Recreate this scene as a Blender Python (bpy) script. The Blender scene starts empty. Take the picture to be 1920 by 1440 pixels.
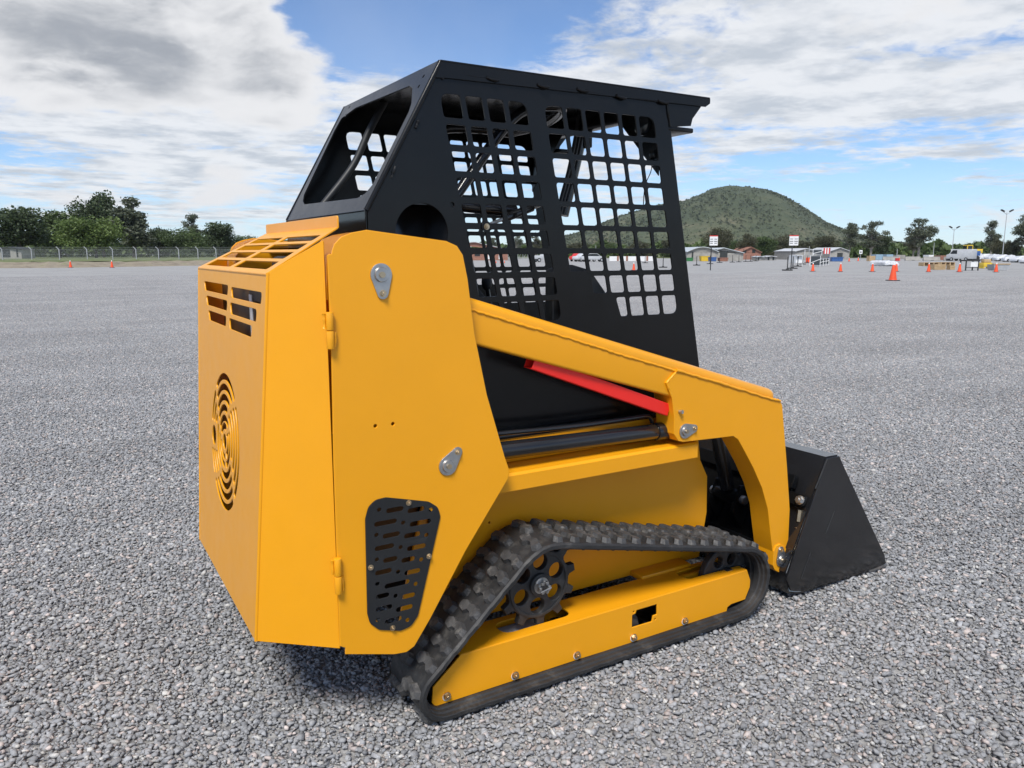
import bpy, bmesh, math, random
import numpy as np
from mathutils import Vector, Matrix, noise as mnoise
random.seed(7); RNG = np.random.default_rng(11)
R = math.radians
scene = bpy.context.scene
COL = scene.collection

# ------------------------------------------------------------------ camera
F, HOR, VPX, CAMH = 1442.0, 475.0, 3400.0, 1.45
PITCH = math.atan((720 - HOR) / F)
FH = math.hypot(F, 720 - HOR)
YAW = math.atan((VPX - 960) / FH)
fw = Vector((math.cos(YAW) * math.cos(PITCH), math.sin(YAW) * math.cos(PITCH), -math.sin(PITCH)))
rt = Vector((math.sin(YAW), -math.cos(YAW), 0))
up = rt.cross(fw)
fwh = Vector((math.cos(YAW), math.sin(YAW), 0))
CAM = Vector((0, 0, CAMH))
cam = bpy.data.cameras.new('camera'); cam_o = bpy.data.objects.new('camera', cam); COL.objects.link(cam_o)
cam.sensor_fit = 'HORIZONTAL'; cam.sensor_width = 36.0; cam.lens = 36.0 * F / 1920.0
cam.clip_start = 0.05; cam.clip_end = 9000
M = Matrix((rt, up, -fw)).transposed().to_4x4(); M.translation = CAM
cam_o.matrix_world = M
scene.camera = cam_o

# ------------------------------------------------------------------ view
scene.view_settings.view_transform = 'Standard'
scene.view_settings.look = 'None'
scene.view_settings.exposure = 0.5
scene.view_settings.gamma = 1.0

# ------------------------------------------------------------------ node helpers
class NT:
    def __init__(s, tree): s.t = tree; s.n = tree.nodes; s.l = tree.links
    def new(s, typ, **kw):
        n = s.n.new(typ)
        for k, v in kw.items(): setattr(n, k, v)
        return n
    def put(s, sock, v):
        if v is None: return
        if isinstance(v, bpy.types.NodeSocket): s.l.new(v, sock)
        elif isinstance(v, (tuple, list, Vector)):
            v = tuple(v)
            if sock.type == 'RGBA' and len(v) == 3: v = v + (1,)
            sock.default_value = v
        else: sock.default_value = v
    def m(s, op, a, b=None, c=None, clamp=False):
        n = s.new('ShaderNodeMath', operation=op, use_clamp=clamp)
        s.put(n.inputs[0], a); s.put(n.inputs[1], b); s.put(n.inputs[2], c)
        return n.outputs[0]
    def v(s, op, a, b=None):
        n = s.new('ShaderNodeVectorMath', operation=op)
        s.put(n.inputs[0], a); s.put(n.inputs[1], b)
        return n.outputs['Value'] if op in ('DOT_PRODUCT', 'DISTANCE', 'LENGTH') else n.outputs['Vector']
    def noise(s, vec, scale, detail=4, rough=0.5, lac=2.0, dist=0.0, col=False):
        n = s.new('ShaderNodeTexNoise')
        s.put(n.inputs['Vector'], vec); s.put(n.inputs['Scale'], scale); s.put(n.inputs['Detail'], detail)
        s.put(n.inputs['Roughness'], rough); s.put(n.inputs['Lacunarity'], lac); s.put(n.inputs['Distortion'], dist)
        return n.outputs['Color'] if col else n.outputs[0]
    def step(s, x, lo, hi, o0=0.0, o1=1.0, smooth=True):
        n = s.new('ShaderNodeMapRange', interpolation_type='SMOOTHSTEP' if smooth else 'LINEAR')
        s.put(n.inputs['Value'], x); s.put(n.inputs['From Min'], lo); s.put(n.inputs['From Max'], hi)
        s.put(n.inputs['To Min'], o0); s.put(n.inputs['To Max'], o1)
        return n.outputs[0]
    def mix(s, f, a, b, blend='MIX'):
        n = s.new('ShaderNodeMix', data_type='RGBA', blend_type=blend)
        s.put(n.inputs[0], f); s.put(n.inputs[6], a); s.put(n.inputs[7], b)
        return n.outputs[2]
    def ramp(s, x, stops):
        n = s.new('ShaderNodeValToRGB')
        e = n.color_ramp.elements
        while len(e) < len(stops): e.new(0.5)
        for i, (p, c) in enumerate(stops):
            e[i].position = p; e[i].color = tuple(c) + (1,) if len(c) == 3 else c
        s.put(n.inputs[0], x)
        return n.outputs[0]
    def bump(s, h, strength, dist):
        n = s.new('ShaderNodeBump'); s.put(n.inputs['Height'], h)
        n.inputs['Strength'].default_value = strength; n.inputs['Distance'].default_value = dist
        return n.outputs[0]

def pdir(x, y):
    d = fw * F + rt * (x - 960) + up * (720 - y)
    return d.normalized()

# ------------------------------------------------------------------ sun and sky
SUN_EL, SUN_AZ = R(55), math.atan2(-0.72, -0.70)   # direction towards the sun (azimuth ccw from +X)
sd = Vector((math.cos(SUN_EL) * math.cos(SUN_AZ), math.cos(SUN_EL) * math.sin(SUN_AZ), math.sin(SUN_EL)))
sun = bpy.data.lights.new('sun', 'SUN'); sun_o = bpy.data.objects.new('sun', sun); COL.objects.link(sun_o)
sun.energy = 3.0; sun.angle = R(18); sun.color = (1.0, 0.96, 0.9)
sun_o.rotation_euler = (-sd).to_track_quat('-Z', 'Y').to_euler()
sun_o.location = (0, 0, 30)

world = bpy.data.worlds.new('World'); scene.world = world; world.use_nodes = True
w = NT(world.node_tree); w.n.clear()
sky = w.new('ShaderNodeTexSky', sky_type='NISHITA'); sky.sun_disc = False
sky.sun_elevation = SUN_EL; sky.sun_rotation = math.pi / 2 - SUN_AZ
sky.altitude = 1900; sky.air_density = 1.0; sky.dust_density = 0.6; sky.ozone_density = 1.5
tc = w.new('ShaderNodeTexCoord'); d0 = w.v('NORMALIZE', tc.outputs['Generated'])
sep = w.new('ShaderNodeSeparateXYZ'); w.put(sep.inputs[0], d0)
dz = sep.outputs['Z']
# cumulus layer: noise over the direction, flattened towards the horizon
warp = w.noise(d0, 5.0, 3, col=True)
dw = w.v('ADD', d0, w.v('MULTIPLY', w.v('SUBTRACT', warp, (0.5, 0.5, 0.5)), (0.06, 0.06, 0.06)))
q = w.v('MULTIPLY', dw, (1.0, 1.0, 2.6))
nA = w.noise(q, 4.6, 9, 0.56)
nUp = w.noise(w.v('ADD', q, (0.3, 0.1, 0.05)), 7.5, 8, 0.58)
def blob(x, y, rx, wgt):
    c = pdir(x, y)
    dd = w.v('DISTANCE', w.v('MULTIPLY', d0, (1, 1, 2.6)), (c.x, c.y, c.z * 2.6))
    return w.m('MULTIPLY', w.step(dd, 0.0, rx, 1.0, 0.0), wgt)
cov = nA
for b in [(150, 50, 0.30, 0.15), (400, 40, 0.20, 0.13), (230, 220, 0.22, -0.07), (90, 300, 0.18, -0.05), (560, 205, 0.12, 0.12), (60, 190, 0.16, 0.07), (330, 150, 0.12, 0.06), (420, 360, 0.10, 0.14),
          (110, 362, 0.05, 0.12), (780, 40, 0.27, -0.36), (980, 60, 0.18, -0.20), (1060, 30, 0.10, -0.12), (1600, 330, 0.22, -0.20), (1350, 330, 0.18, -0.15), (1560, 410, 0.07, 0.16), (250, 345, 0.10, -0.12),
          (90, 330, 0.12, -0.14), (1500, 130, 0.40, -0.06), (1800, 40, 0.3, -0.02), (1860, 240, 0.2, 0.04), (560, 300, 0.12, -0.05), (1780, 410, 0.16, 0.02)]:
    cov = w.m('ADD', cov, blob(*b))
maskA = w.step(cov, 0.525, 0.63)
thick = w.step(cov, 0.57, 0.86)
under = w.step(w.m('ADD', w.m('ADD', nUp, w.m('MULTIPLY', w.m('SUBTRACT', cov, 0.62), 0.45)), blob(180, 60, 0.34, 0.10)), 0.40, 0.68)
# thin streaky high layer: planar mapping on a cloud deck
inv = w.m('DIVIDE', 1.0, w.m('ADD', w.m('MAXIMUM', dz, 0.0), 0.055))
cx = w.new('ShaderNodeCombineXYZ'); w.put(cx.inputs[0], w.m('MULTIPLY', sep.outputs['X'], inv)); w.put(cx.inputs[1], w.m('MULTIPLY', sep.outputs['Y'], inv))
nB = w.m('ADD', w.m('MULTIPLY', w.noise(cx.outputs[0], 0.9, 9, 0.66, dist=0.3), 0.75), w.m('MULTIPLY', w.noise(cx.outputs[0], 5.5, 6, 0.6, dist=0.6), 0.25))
covB = nB
for b in [(1550, 140, 0.55, 0.13), (1850, 190, 0.45, 0.07), (1200, 130, 0.25, 0.05), (780, 20, 0.26, -0.24), (1010, 20, 0.18, -0.08), (160, 260, 0.40, 0.05), (450, 290, 0.3, 0.05), (1600, 340, 0.25, -0.12), (300, 250, 0.5, 0.10), (150, 340, 0.2, -0.04)]:
    covB = w.m('ADD', covB, blob(*b))
maskB = w.m('MULTIPLY', w.step(covB, 0.485, 0.635), 0.93)
maskB = w.m('MULTIPLY', maskB, w.step(dz, 0.0, 0.05))
cl_shade = w.m('MULTIPLY', under, thick)
cloud_col = w.mix(cl_shade, (6.05, 6.1, 6.25), (2.7, 2.9, 3.25))
cloudB_col = w.mix(w.step(w.noise(cx.outputs[0], 2.2, 7, 0.62), 0.40, 0.66), (6.3, 6.4, 6.55), (4.1, 4.4, 4.8))
haze_h = w.step(dz, 0.0, 0.12, 0.45, 0.0)
blue = w.mix(1.0, sky.outputs[0], (0.74, 0.89, 1.06), 'MULTIPLY')
c0 = w.mix(haze_h, blue, (4.4, 5.1, 5.9))
veil = w.step(w.noise(d0, 3.2, 5, 0.55), 0.35, 0.75, 0.02, 0.16)
c0 = w.mix(veil, c0, (5.6, 5.9, 6.3))
c1 = w.mix(maskB, c0, cloudB_col)
c2 = w.mix(maskA, c1, cloud_col)
bg = w.new('ShaderNodeBackground'); w.put(bg.inputs['Color'], c2); bg.inputs['Strength'].default_value = 0.10
wo = w.new('ShaderNodeOutputWorld'); w.l.new(bg.outputs[0], wo.inputs[0])

# ------------------------------------------------------------------ materials
MATS = {}
def material(name):
    m = bpy.data.materials.new(name); m.use_nodes = True
    t = NT(m.node_tree); b = m.node_tree.nodes['Principled BSDF']
    MATS[name] = m
    return m, t, b
def paint(name, col, rough=0.4, coat=0.0, peel=0.15, var=0.06, metallic=0.0, spec=0.5, scale=1.0, dust=0.0, ior=1.5):
    m, t, b = material(name)
    g = t.new('ShaderNodeNewGeometry')
    p = g.outputs['Position']
    n1 = t.noise(p, 3.0 * scale, 5, 0.6)
    c = t.mix(t.step(n1, 0.3, 0.7), tuple(x * (1 - var) for x in col), tuple(min(1, x * (1 + var)) for x in col))
    if dust > 0:
        dn = t.noise(p, 9.0 * scale, 8, 0.7)
        c = t.mix(t.m('MULTIPLY', t.step(dn, 0.48, 0.75), dust), c, (0.33, 0.31, 0.28))
    t.put(b.inputs['Base Color'], c)
    r = t.step(t.noise(p, 14 * scale, 4, 0.6), 0.3, 0.7, max(0.02, rough - 0.03), rough + 0.03)
    t.put(b.inputs['Roughness'], r)
    b.inputs['Metallic'].default_value = metallic
    b.inputs['Specular IOR Level'].default_value = spec
    b.inputs['IOR'].default_value = ior
    b.inputs['Coat Weight'].default_value = coat; b.inputs['Coat Roughness'].default_value = 0.2
    if peel > 0:
        h = t.noise(p, 160 * scale, 2, 0.5)
        h2 = t.noise(p, 7 * scale, 2, 0.5)
        t.put(b.inputs['Normal'], t.bump(t.m('ADD', h, t.m('MULTIPLY', h2, 1.5)), peel, 0.001))
    return m
YELLOW = paint('yellow_paint', (0.83, 0.352, 0.008), 0.31, 0.0, 0.035, 0.02, spec=0.42)
BLACK = paint('black_paint', (0.006, 0.0062, 0.0066), 0.20, 0.0, 0.10, 0.2, spec=0.28)
BLACKM = paint('black_matt_panel', (0.012, 0.013, 0.014), 0.5, 0.0, 0.1, 0.2)
GLOSSBLACK = paint('black_gloss_paint', (0.012, 0.012, 0.013), 0.17, 0.3, 0.15, 0.2)
RED = paint('red_paint', (0.82, 0.022, 0.014), 0.38, 0.0, 0.08, 0.04)
ZINC = paint('zinc_plate', (0.50, 0.50, 0.49), 0.40, 0, 0.1, 0.12, metallic=1.0, scale=6)
BRASS = paint('yellow_zinc_bolt', (0.62, 0.50, 0.34), 0.32, 0, 0.0, 0.15, metallic=1.0, scale=6)
STEELD = paint('dark_steel', (0.10, 0.095, 0.09), 0.5, 0, 0.2, 0.3, metallic=0.6, scale=4)
CAST = paint('cast_iron_black', (0.03, 0.03, 0.03), 0.55, 0, 0.5, 0.3, scale=3, dust=0.12)
RUBBER = paint('track_rubber', (0.020, 0.020, 0.0205), 0.6, 0, 0.5, 0.3, scale=2, dust=0.16)
LUGM = paint('tread_rubber', (0.047, 0.046, 0.0455), 0.6, 0, 0.6, 0.45, scale=4, dust=0.42)
ENGINE = paint('engine_dark', (0.03, 0.03, 0.03), 0.5, 0, 0.3, 0.3)
GREYTANK = paint('grey_inner_tank', (0.45, 0.47, 0.49), 0.5, 0, 0.1, 0.1)
CUSHION = paint('seat_vinyl', (0.015, 0.015, 0.016), 0.55, 0, 0.4, 0.2)
BAY_SHADE = paint('bay_shade_brown', (0.11, 0.05, 0.008), 0.6, 0, 0.3, 0.3)  # brown stands for yellow sheet in shade; the shade is in the colour

def mottled(name, stops, scale=1.0, rough=0.8, bump=0.3, bdist=0.02, detail=8, coord='pos', stretch=(1, 1, 1)):
    m, t, b = material(name)
    if coord == 'pos': p = t.new('ShaderNodeNewGeometry').outputs['Position']
    else: p = t.new('ShaderNodeTexCoord').outputs['Object']
    p = t.v('MULTIPLY', p, stretch)
    n = t.noise(p, scale, detail, 0.62)
    t.put(b.inputs['Base Color'], t.ramp(n, stops)); b.inputs['Roughness'].default_value = rough
    if bump: t.put(b.inputs['Normal'], t.bump(t.noise(p, scale * 4, 6, 0.6), bump, bdist))
    return m
ORANGE = mottled('cone_orange', [(0.3, (0.78, 0.075, 0.02)), (0.7, (0.86, 0.11, 0.03))], 4, 0.5, 0)
CONEBASE = mottled('cone_base_black', [(0.3, (0.02, 0.02, 0.02)), (0.7, (0.04, 0.04, 0.04))], 4, 0.6, 0)
WHITEP = mottled('white_paint', [(0.3, (0.70, 0.70, 0.69)), (0.7, (0.80, 0.80, 0.79))], 3, 0.5, 0)
GALV = mottled('galvanised_post', [(0.3, (0.30, 0.31, 0.32)), (0.7, (0.40, 0.41, 0.42))], 5, 0.45, 0)
BARKD = mottled('bark', [(0.3, (0.05, 0.04, 0.03)), (0.7, (0.14, 0.115, 0.09))], 3, 0.9, 0.5, 0.05)
BARKP = mottled('pale_bark', [(0.3, (0.18, 0.16, 0.13)), (0.7, (0.38, 0.35, 0.30))], 2, 0.85, 0.4, 0.05)
DIRT = mottled('embankment_soil', [(0.3, (0.16, 0.13, 0.09)), (0.55, (0.27, 0.23, 0.17)), (0.75, (0.16, 0.17, 0.07))], 0.8, 0.95, 0.6, 0.1)
GRASSM = mottled('grass_verge', [(0.3, (0.07, 0.10, 0.03)), (0.6, (0.15, 0.17, 0.06)), (0.8, (0.24, 0.23, 0.12))], 0.25, 0.95, 0.6, 0.1)
WOOD = mottled('raw_timber', [(0.3, (0.36, 0.24, 0.12)), (0.7, (0.55, 0.40, 0.23))], 3, 0.75, 0.2, 0.01, stretch=(1, 1, 6))
BRICK = mottled('red_brick', [(0.3, (0.22, 0.10, 0.07)), (0.7, (0.34, 0.17, 0.12))], 4, 0.85, 0.3)
CONCRETE = mottled('concrete', [(0.3, (0.25, 0.24, 0.22)), (0.7, (0.38, 0.365, 0.33))], 1.5, 0.85, 0.2)
ROOFW = mottled('white_sheet_roof', [(0.3, (0.46, 0.47, 0.48)), (0.7, (0.58, 0.59, 0.60))], 0.6, 0.5, 0)
ROOFG = mottled('grey_sheet_roof', [(0.3, (0.40, 0.44, 0.46)), (0.7, (0.54, 0.58, 0.60))], 0.6, 0.45, 0)
DARKM = mottled('dark_opening', [(0.3, (0.02, 0.025, 0.025)), (0.7, (0.04, 0.045, 0.045))], 2, 0.7, 0)
GLASSD = mottled('dark_glass', [(0.3, (0.015, 0.018, 0.02)), (0.7, (0.02, 0.025, 0.03))], 2, 0.08, 0)
WRAP = mottled('plastic_wrap', [(0.3, (0.50, 0.52, 0.55)), (0.5, (0.72, 0.73, 0.75)), (0.7, (0.60, 0.62, 0.65))], 2.0, 0.3, 0.8, 0.15)
BLUEP = mottled('blue_paint', [(0.3, (0.03, 0.09, 0.26)), (0.7, (0.05, 0.13, 0.33))], 2, 0.5, 0)
PALEBLUE = mottled('pale_blue_sheet', [(0.3, (0.22, 0.33, 0.42)), (0.7, (0.32, 0.44, 0.52))], 2, 0.5, 0)
YELP = mottled('yellow_enamel', [(0.3, (0.62, 0.42, 0.03)), (0.7, (0.74, 0.52, 0.05))], 2, 0.5, 0)
GREENP = mottled('green_enamel', [(0.3, (0.03, 0.16, 0.05)), (0.7, (0.05, 0.22, 0.07))], 2, 0.5, 0)
REDP = mottled('red_enamel', [(0.3, (0.5, 0.03, 0.03)), (0.7, (0.62, 0.05, 0.04))], 2, 0.5, 0)
TYRE = mottled('tyre', [(0.3, (0.015, 0.015, 0.015)), (0.7, (0.03, 0.03, 0.03))], 3, 0.8, 0)
SILVERC = mottled('silver_car_paint', [(0.3, (0.5, 0.52, 0.54)), (0.7, (0.6, 0.62, 0.64))], 1, 0.25, 0)
PANELG = mottled('blue_grey_panel', [(0.3, (0.03, 0.035, 0.04)), (0.7, (0.05, 0.058, 0.065))], 2, 0.5, 0)
INK = mottled('black_print', [(0.3, (0.03, 0.03, 0.04)), (0.7, (0.05, 0.05, 0.06))], 3, 0.6, 0)

VANW = mottled('van_white_paint', [(0.3, (0.42, 0.43, 0.44)), (0.7, (0.50, 0.51, 0.52))], 2, 0.35, 0)
EDGE = paint('scraped_steel', (0.36, 0.35, 0.34), 0.38, 0, 0.3, 0.3, metallic=0.9, scale=5)
def leafmat(name, a, b_, c):
    m, t, b = material(name)
    oi = t.new('ShaderNodeObjectInfo'); g = t.new('ShaderNodeNewGeometry')
    at = t.new('ShaderNodeAttribute'); at.attribute_name = 'tone'
    n = t.noise(g.outputs['Position'], 0.45, 4, 0.6)
    f = t.m('ADD', t.m('MULTIPLY', at.outputs['Fac'], 0.55), t.m('MULTIPLY', n, 0.5))
    col = t.ramp(f, [(0.2, a), (0.5, b_), (0.85, c)])
    t.put(b.inputs['Base Color'], col); b.inputs['Roughness'].default_value = 0.6
    b.inputs['Subsurface Weight'].default_value = 0.0
    tr = t.new('ShaderNodeBsdfTranslucent'); t.put(tr.inputs['Color'], col)
    mx = t.new('ShaderNodeMixShader'); mx.inputs[0].default_value = 0.25
    out = [x for x in t.n if x.bl_idname == 'ShaderNodeOutputMaterial'][0]
    t.l.new(b.outputs[0], mx.inputs[1]); t.l.new(tr.outputs[0], mx.inputs[2]); t.l.new(mx.outputs[0], out.inputs[0])
    return m
LEAF_DARK = leafmat('leaf_dark', (0.028, 0.044, 0.018), (0.052, 0.078, 0.030), (0.085, 0.118, 0.044))
LEAF_MID = leafmat('leaf_mid', (0.042, 0.068, 0.020), (0.072, 0.110, 0.032), (0.110, 0.155, 0.046))
LEAF_BRIGHT = leafmat('leaf_bright', (0.062, 0.098, 0.022), (0.105, 0.155, 0.036), (0.150, 0.205, 0.055))
LEAF_GREY = leafmat('leaf_grey', (0.055, 0.066, 0.040), (0.095, 0.112, 0.068), (0.150, 0.165, 0.108))
LEAF_OLIVE = leafmat('leaf_olive', (0.040, 0.042, 0.020), (0.070, 0.072, 0.036), (0.110, 0.108, 0.060))

# ------------------------------------------------------------------ object helpers
def link(o, parent=None):
    COL.objects.link(o)
    if parent is not None:
        o.parent = parent
        o.matrix_parent_inverse = WORLD[parent.name].inverted()
    WORLD[o.name] = o.matrix_basis.copy() if parent is None else o.matrix_basis.copy()
    return o
WORLD = {}
def tag(o, label=None, cat=None, group=None, kind=None):
    if label: o['label'] = label
    if cat: o['category'] = cat
    if group: o['group'] = group
    if kind: o['kind'] = kind
    return o
def empty(name, loc, label, cat, group=None, rz=0.0):
    o = bpy.data.objects.new(name, None); o.empty_display_size = 0.2
    o.location = loc; o.rotation_euler = (0, 0, rz)
    COL.objects.link(o)
    WORLD[o.name] = Matrix.Translation(Vector(loc)) @ Matrix.Rotation(rz, 4, 'Z')
    return tag(o, label, cat, group)
def mesh_obj(name, me, mat, parent=None, local=False):
    if mat is not None and len(me.materials) == 0: me.materials.append(mat)
    o = bpy.data.objects.new(name, me); COL.objects.link(o)
    WORLD[o.name] = Matrix.Identity(4)
    if parent is not None:
        o.parent = parent
        if not local: o.matrix_parent_inverse = WORLD[parent.name].inverted()
    return o
def smooth(me, ang=40):
    me.polygons.foreach_set('use_smooth', [True] * len(me.polygons))
    me.set_sharp_from_angle(angle=R(ang))
def from_bm(bm, name, sm=None):
    me = bpy.data.meshes.new(name); bm.normal_update(); bm.to_mesh(me); bm.free()
    if sm: smooth(me, sm)
    return me
def on(axis, val, x, y):
    d = fw * F + rt * (x - 960) + up * (720 - y); i = 'xyz'.index(axis)
    return CAM + d * ((val - CAM[i]) / d[i])
def pY(Y, pts):
    r = []
    for x, y in pts:
        p = on('y', Y, x, y); r.append((p.x, p.z))
    return r
def onplane(P, n, x, y):
    d = fw * F + rt * (x - 960) + up * (720 - y)
    return CAM + d * ((P - CAM).dot(n) / d.dot(n))
def rpoly(pts, r, seg=4):
    out = []; n = len(pts)
    rs = r if isinstance(r, (list, tuple)) else [r] * n
    for i in range(n):
        p = Vector(pts[i]); a = Vector(pts[i - 1]); b = Vector(pts[(i + 1) % n])
        rr = rs[i]
        if rr <= 0: out.append(tuple(p)); continue
        da = (a - p); db = (b - p); la, lb = da.length, db.length
        da.normalize(); db.normalize()
        ang = da.angle(db) if la > 0 and lb > 0 else math.pi
        t = min(rr / max(math.tan(ang / 2), 1e-4), la * 0.48, lb * 0.48)
        p0 = p + da * t; p1 = p + db * t
        for k in range(seg + 1):
            s = k / seg
            out.append(tuple((1 - s) ** 2 * p0 + 2 * s * (1 - s) * p + s * s * p1))
    return out
def circle(cx, cy, r, n=20): return [(cx + r * math.cos(2 * math.pi * k / n), cy + r * math.sin(2 * math.pi * k / n)) for k in range(n)]
def plate_mesh(name, outline, holes, thick, frame, bevel=0.0015, bres=1):
    """flat plate with real holes; fills from 0 to thick along frame n"""
    cu = bpy.data.curves.new(name, 'CURVE'); cu.dimensions = '2D'; cu.fill_mode = 'BOTH'
    cu.extrude = max(thick / 2 - bevel, 1e-4); cu.bevel_depth = bevel; cu.bevel_resolution = bres; cu.offset = -bevel
    for poly in [outline] + list(holes):
        sp = cu.splines.new('POLY'); sp.points.add(len(poly) - 1); sp.use_cyclic_u = True
        for k, (x, y) in enumerate(poly): sp.points[k].co = (x, y, 0, 1)
    o = bpy.data.objects.new(name, cu); COL.objects.link(o)
    dg = bpy.context.evaluated_depsgraph_get(); dg.update()
    me = bpy.data.meshes.new_from_object(o.evaluated_get(dg))
    bpy.data.objects.remove(o); bpy.data.curves.remove(cu)
    O, u, v, n = [Vector(a) for a in frame]
    T = Matrix((u, v, n)).transposed().to_4x4(); T.translation = O + n * (thick / 2)
    me.transform(T)
    bm = bmesh.new(); bm.from_mesh(me)
    bmesh.ops.remove_doubles(bm, verts=bm.verts, dist=1e-5)
    bmesh.ops.recalc_face_normals(bm, faces=bm.faces)
    bm.to_mesh(me); bm.free()
    me.materials.clear()
    smooth(me, 18); me.name = name
    return me
def frameY(Y, s=1): return ((0, Y, 0), (1, 0, 0), (0, 0, 1), (0, s, 0))
def plate(name, outline, holes, thick, frame, mat, parent, bevel=0.0015): return mesh_obj(name, plate_mesh(name, outline, holes, thick, frame, bevel), mat, parent)
def bm_box(bm, lo, hi, bev=0.0, seg=2):
    g = bmesh.ops.create_cube(bm, size=1.0)
    vs = g['verts']
    for v in vs: v.co = Vector([lo[i] + (v.co[i] + 0.5) * (hi[i] - lo[i]) for i in range(3)])
    if bev > 0:
        es = list({e for v in vs for e in v.link_edges})
        bmesh.ops.bevel(bm, geom=es, offset=bev, segments=seg, profile=0.5, affect='EDGES')
def box(name, lo, hi, mat, parent, bev=0.004, seg=2, rot=None, piv=None):
    bm = bmesh.new(); bm_box(bm, lo, hi, bev, seg)
    if rot is not None:
        bmesh.ops.rotate(bm, verts=bm.verts, cent=piv or ((Vector(lo) + Vector(hi)) / 2), matrix=rot)
    return mesh_obj(name, from_bm(bm, name, 35), mat, parent)
def bm_cyl(bm, p0, p1, r0, r1=None, n=20, caps=True):
    p0, p1 = Vector(p0), Vector(p1); r1 = r0 if r1 is None else r1
    d = (p1 - p0); L = d.length; d.normalize()
    T = Matrix.Translation((p0 + p1) / 2) @ d.to_track_quat('Z', 'Y').to_matrix().to_4x4()
    bmesh.ops.create_cone(bm, cap_ends=caps, segments=n, radius1=r0, radius2=r1, depth=L, matrix=T)
def cyl(name, p0, p1, r, mat, parent, r1=None, n=20, bev=0.0):
    bm = bmesh.new(); bm_cyl(bm, p0, p1, r, r1, n)
    if bev > 0:
        es = [e for e in bm.edges if len(e.link_faces) == 2 and any(len(f.verts) > 4 for f in e.link_faces)]
        bmesh.ops.bevel(bm, geom=es, offset=bev, segments=2, profile=0.5, affect='EDGES')
    return mesh_obj(name, from_bm(bm, name, 35), mat, parent)
def bm_tube(bm, pts, r, n=10, jitter=None):
    pts = [Vector(p) for p in pts]; rings = []
    t0 = (pts[1] - pts[0]).normalized(); ref = Vector((0, 0, 1)) if abs(t0.z) < 0.9 else Vector((1, 0, 0))
    for i, p in enumerate(pts):
        t = (pts[min(i + 1, len(pts) - 1)] - pts[max(i - 1, 0)]).normalized()
        a = t.cross(ref).normalized(); b = t.cross(a)
        rr = r[i] if isinstance(r, (list, tuple)) else r
        if jitter: rr *= 1 + jitter * random.uniform(-1, 1)
        rings.append([bm.verts.new(p + (a * math.cos(2 * math.pi * k / n) + b * math.sin(2 * math.pi * k / n)) * rr) for k in range(n)])
    for i in range(len(rings) - 1):
        for k in range(n):
            bm.faces.new((rings[i][k], rings[i][(k + 1) % n], rings[i + 1][(k + 1) % n], rings[i + 1][k]))
    bm.faces.new(rings[0][::-1]); bm.faces.new(rings[-1])
    bmesh.ops.recalc_face_normals(bm, faces=bm.faces)
def tube(name, pts, r, mat, parent, n=10, jitter=None):
    bm = bmesh.new(); bm_tube(bm, pts, r, n, jitter)
    return mesh_obj(name, from_bm(bm, name, 50), mat, parent)
def bez(pts, n=8):
    """Catmull-Rom through points"""
    P = [Vector(p) for p in pts]; P = [2 * P[0] - P[1]] + P + [2 * P[-1] - P[-2]]; out = []
    for i in range(1, len(P) - 2):
        for k in range(n):
            s = k / n
            out.append(0.5 * ((2 * P[i]) + (P[i + 1] - P[i - 1]) * s + (2 * P[i - 1] - 5 * P[i] + 4 * P[i + 1] - P[i + 2]) * s * s + (3 * P[i] - P[i - 1] - 3 * P[i + 1] + P[i + 2]) * s ** 3))
    out.append(P[-2]); return out
def prism_mesh(name, pts3, off, bev=0.0, sm=35):
    """closed solid from a planar 3D polygon swept by vector off"""
    bm = bmesh.new()
    a = [bm.verts.new(p) for p in pts3]; b = [bm.verts.new(Vector(p) + Vector(off)) for p in pts3]
    n = len(a)
    bm.faces.new(a); bm.faces.new(b[::-1])
    for i in range(n): bm.faces.new((a[i], b[i], b[(i + 1) % n], a[(i + 1) % n]))
    bmesh.ops.recalc_face_normals(bm, faces=bm.faces)
    if bev > 0: bmesh.ops.bevel(bm, geom=list(bm.edges), offset=bev, segments=2, profile=0.5, affect='EDGES')
    return from_bm(bm, name, sm)
def mirror(o, Yc, parent, kids=True):
    me = o.data.copy()
    T = Matrix.Translation((0, 2 * Yc, 0)) @ Matrix.Scale(-1, 4, (0, 1, 0))
    W = o.matrix_basis.copy() if True else None
    me.transform(T @ W); me.flip_normals()
    n = mesh_obj(o.name.split('.')[0], me, None, parent)
    if kids:
        for c in list(o.children): mirror(c, Yc, n)
    return n

# ------------------------------------------------------------------ gravel yard
def gravel_colour(t, p, base):
    big = t.noise(p, 0.35, 4, 0.55)
    streak = t.noise(t.v('MULTIPLY', p, (0.10, 0.9, 1)), 1.0, 5, 0.6)
    k = t.m('ADD', t.m('MULTIPLY', t.step(big, 0.3, 0.7), 0.14), t.m('MULTIPLY', t.step(streak, 0.33, 0.70), 0.13))
    k = t.m('ADD', k, 0.865)
    vm = t.new('ShaderNodeVectorMath', operation='SCALE'); t.put(vm.inputs[0], base); t.put(vm.inputs['Scale'], k)
    return vm.outputs[0]
gm, t, b = material('gravel_ground')
p = t.new('ShaderNodeNewGeometry').outputs['Position']
vor = t.new('ShaderNodeTexVoronoi'); t.put(vor.inputs['Vector'], p); vor.inputs['Scale'].default_value = 34
stone = t.ramp(t.noise(vor.outputs['Color'], 3.0, 2), [(0.25, (0.215, 0.213, 0.209)), (0.5, (0.305, 0.302, 0.296)), (0.75, (0.42, 0.415, 0.406))])
mid = t.noise(p, 5.0, 8, 0.75)
colr = t.mix(0.5, stone, t.ramp(mid, [(0.35, (0.245, 0.243, 0.238)), (0.65, (0.415, 0.411, 0.402))]))
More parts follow.
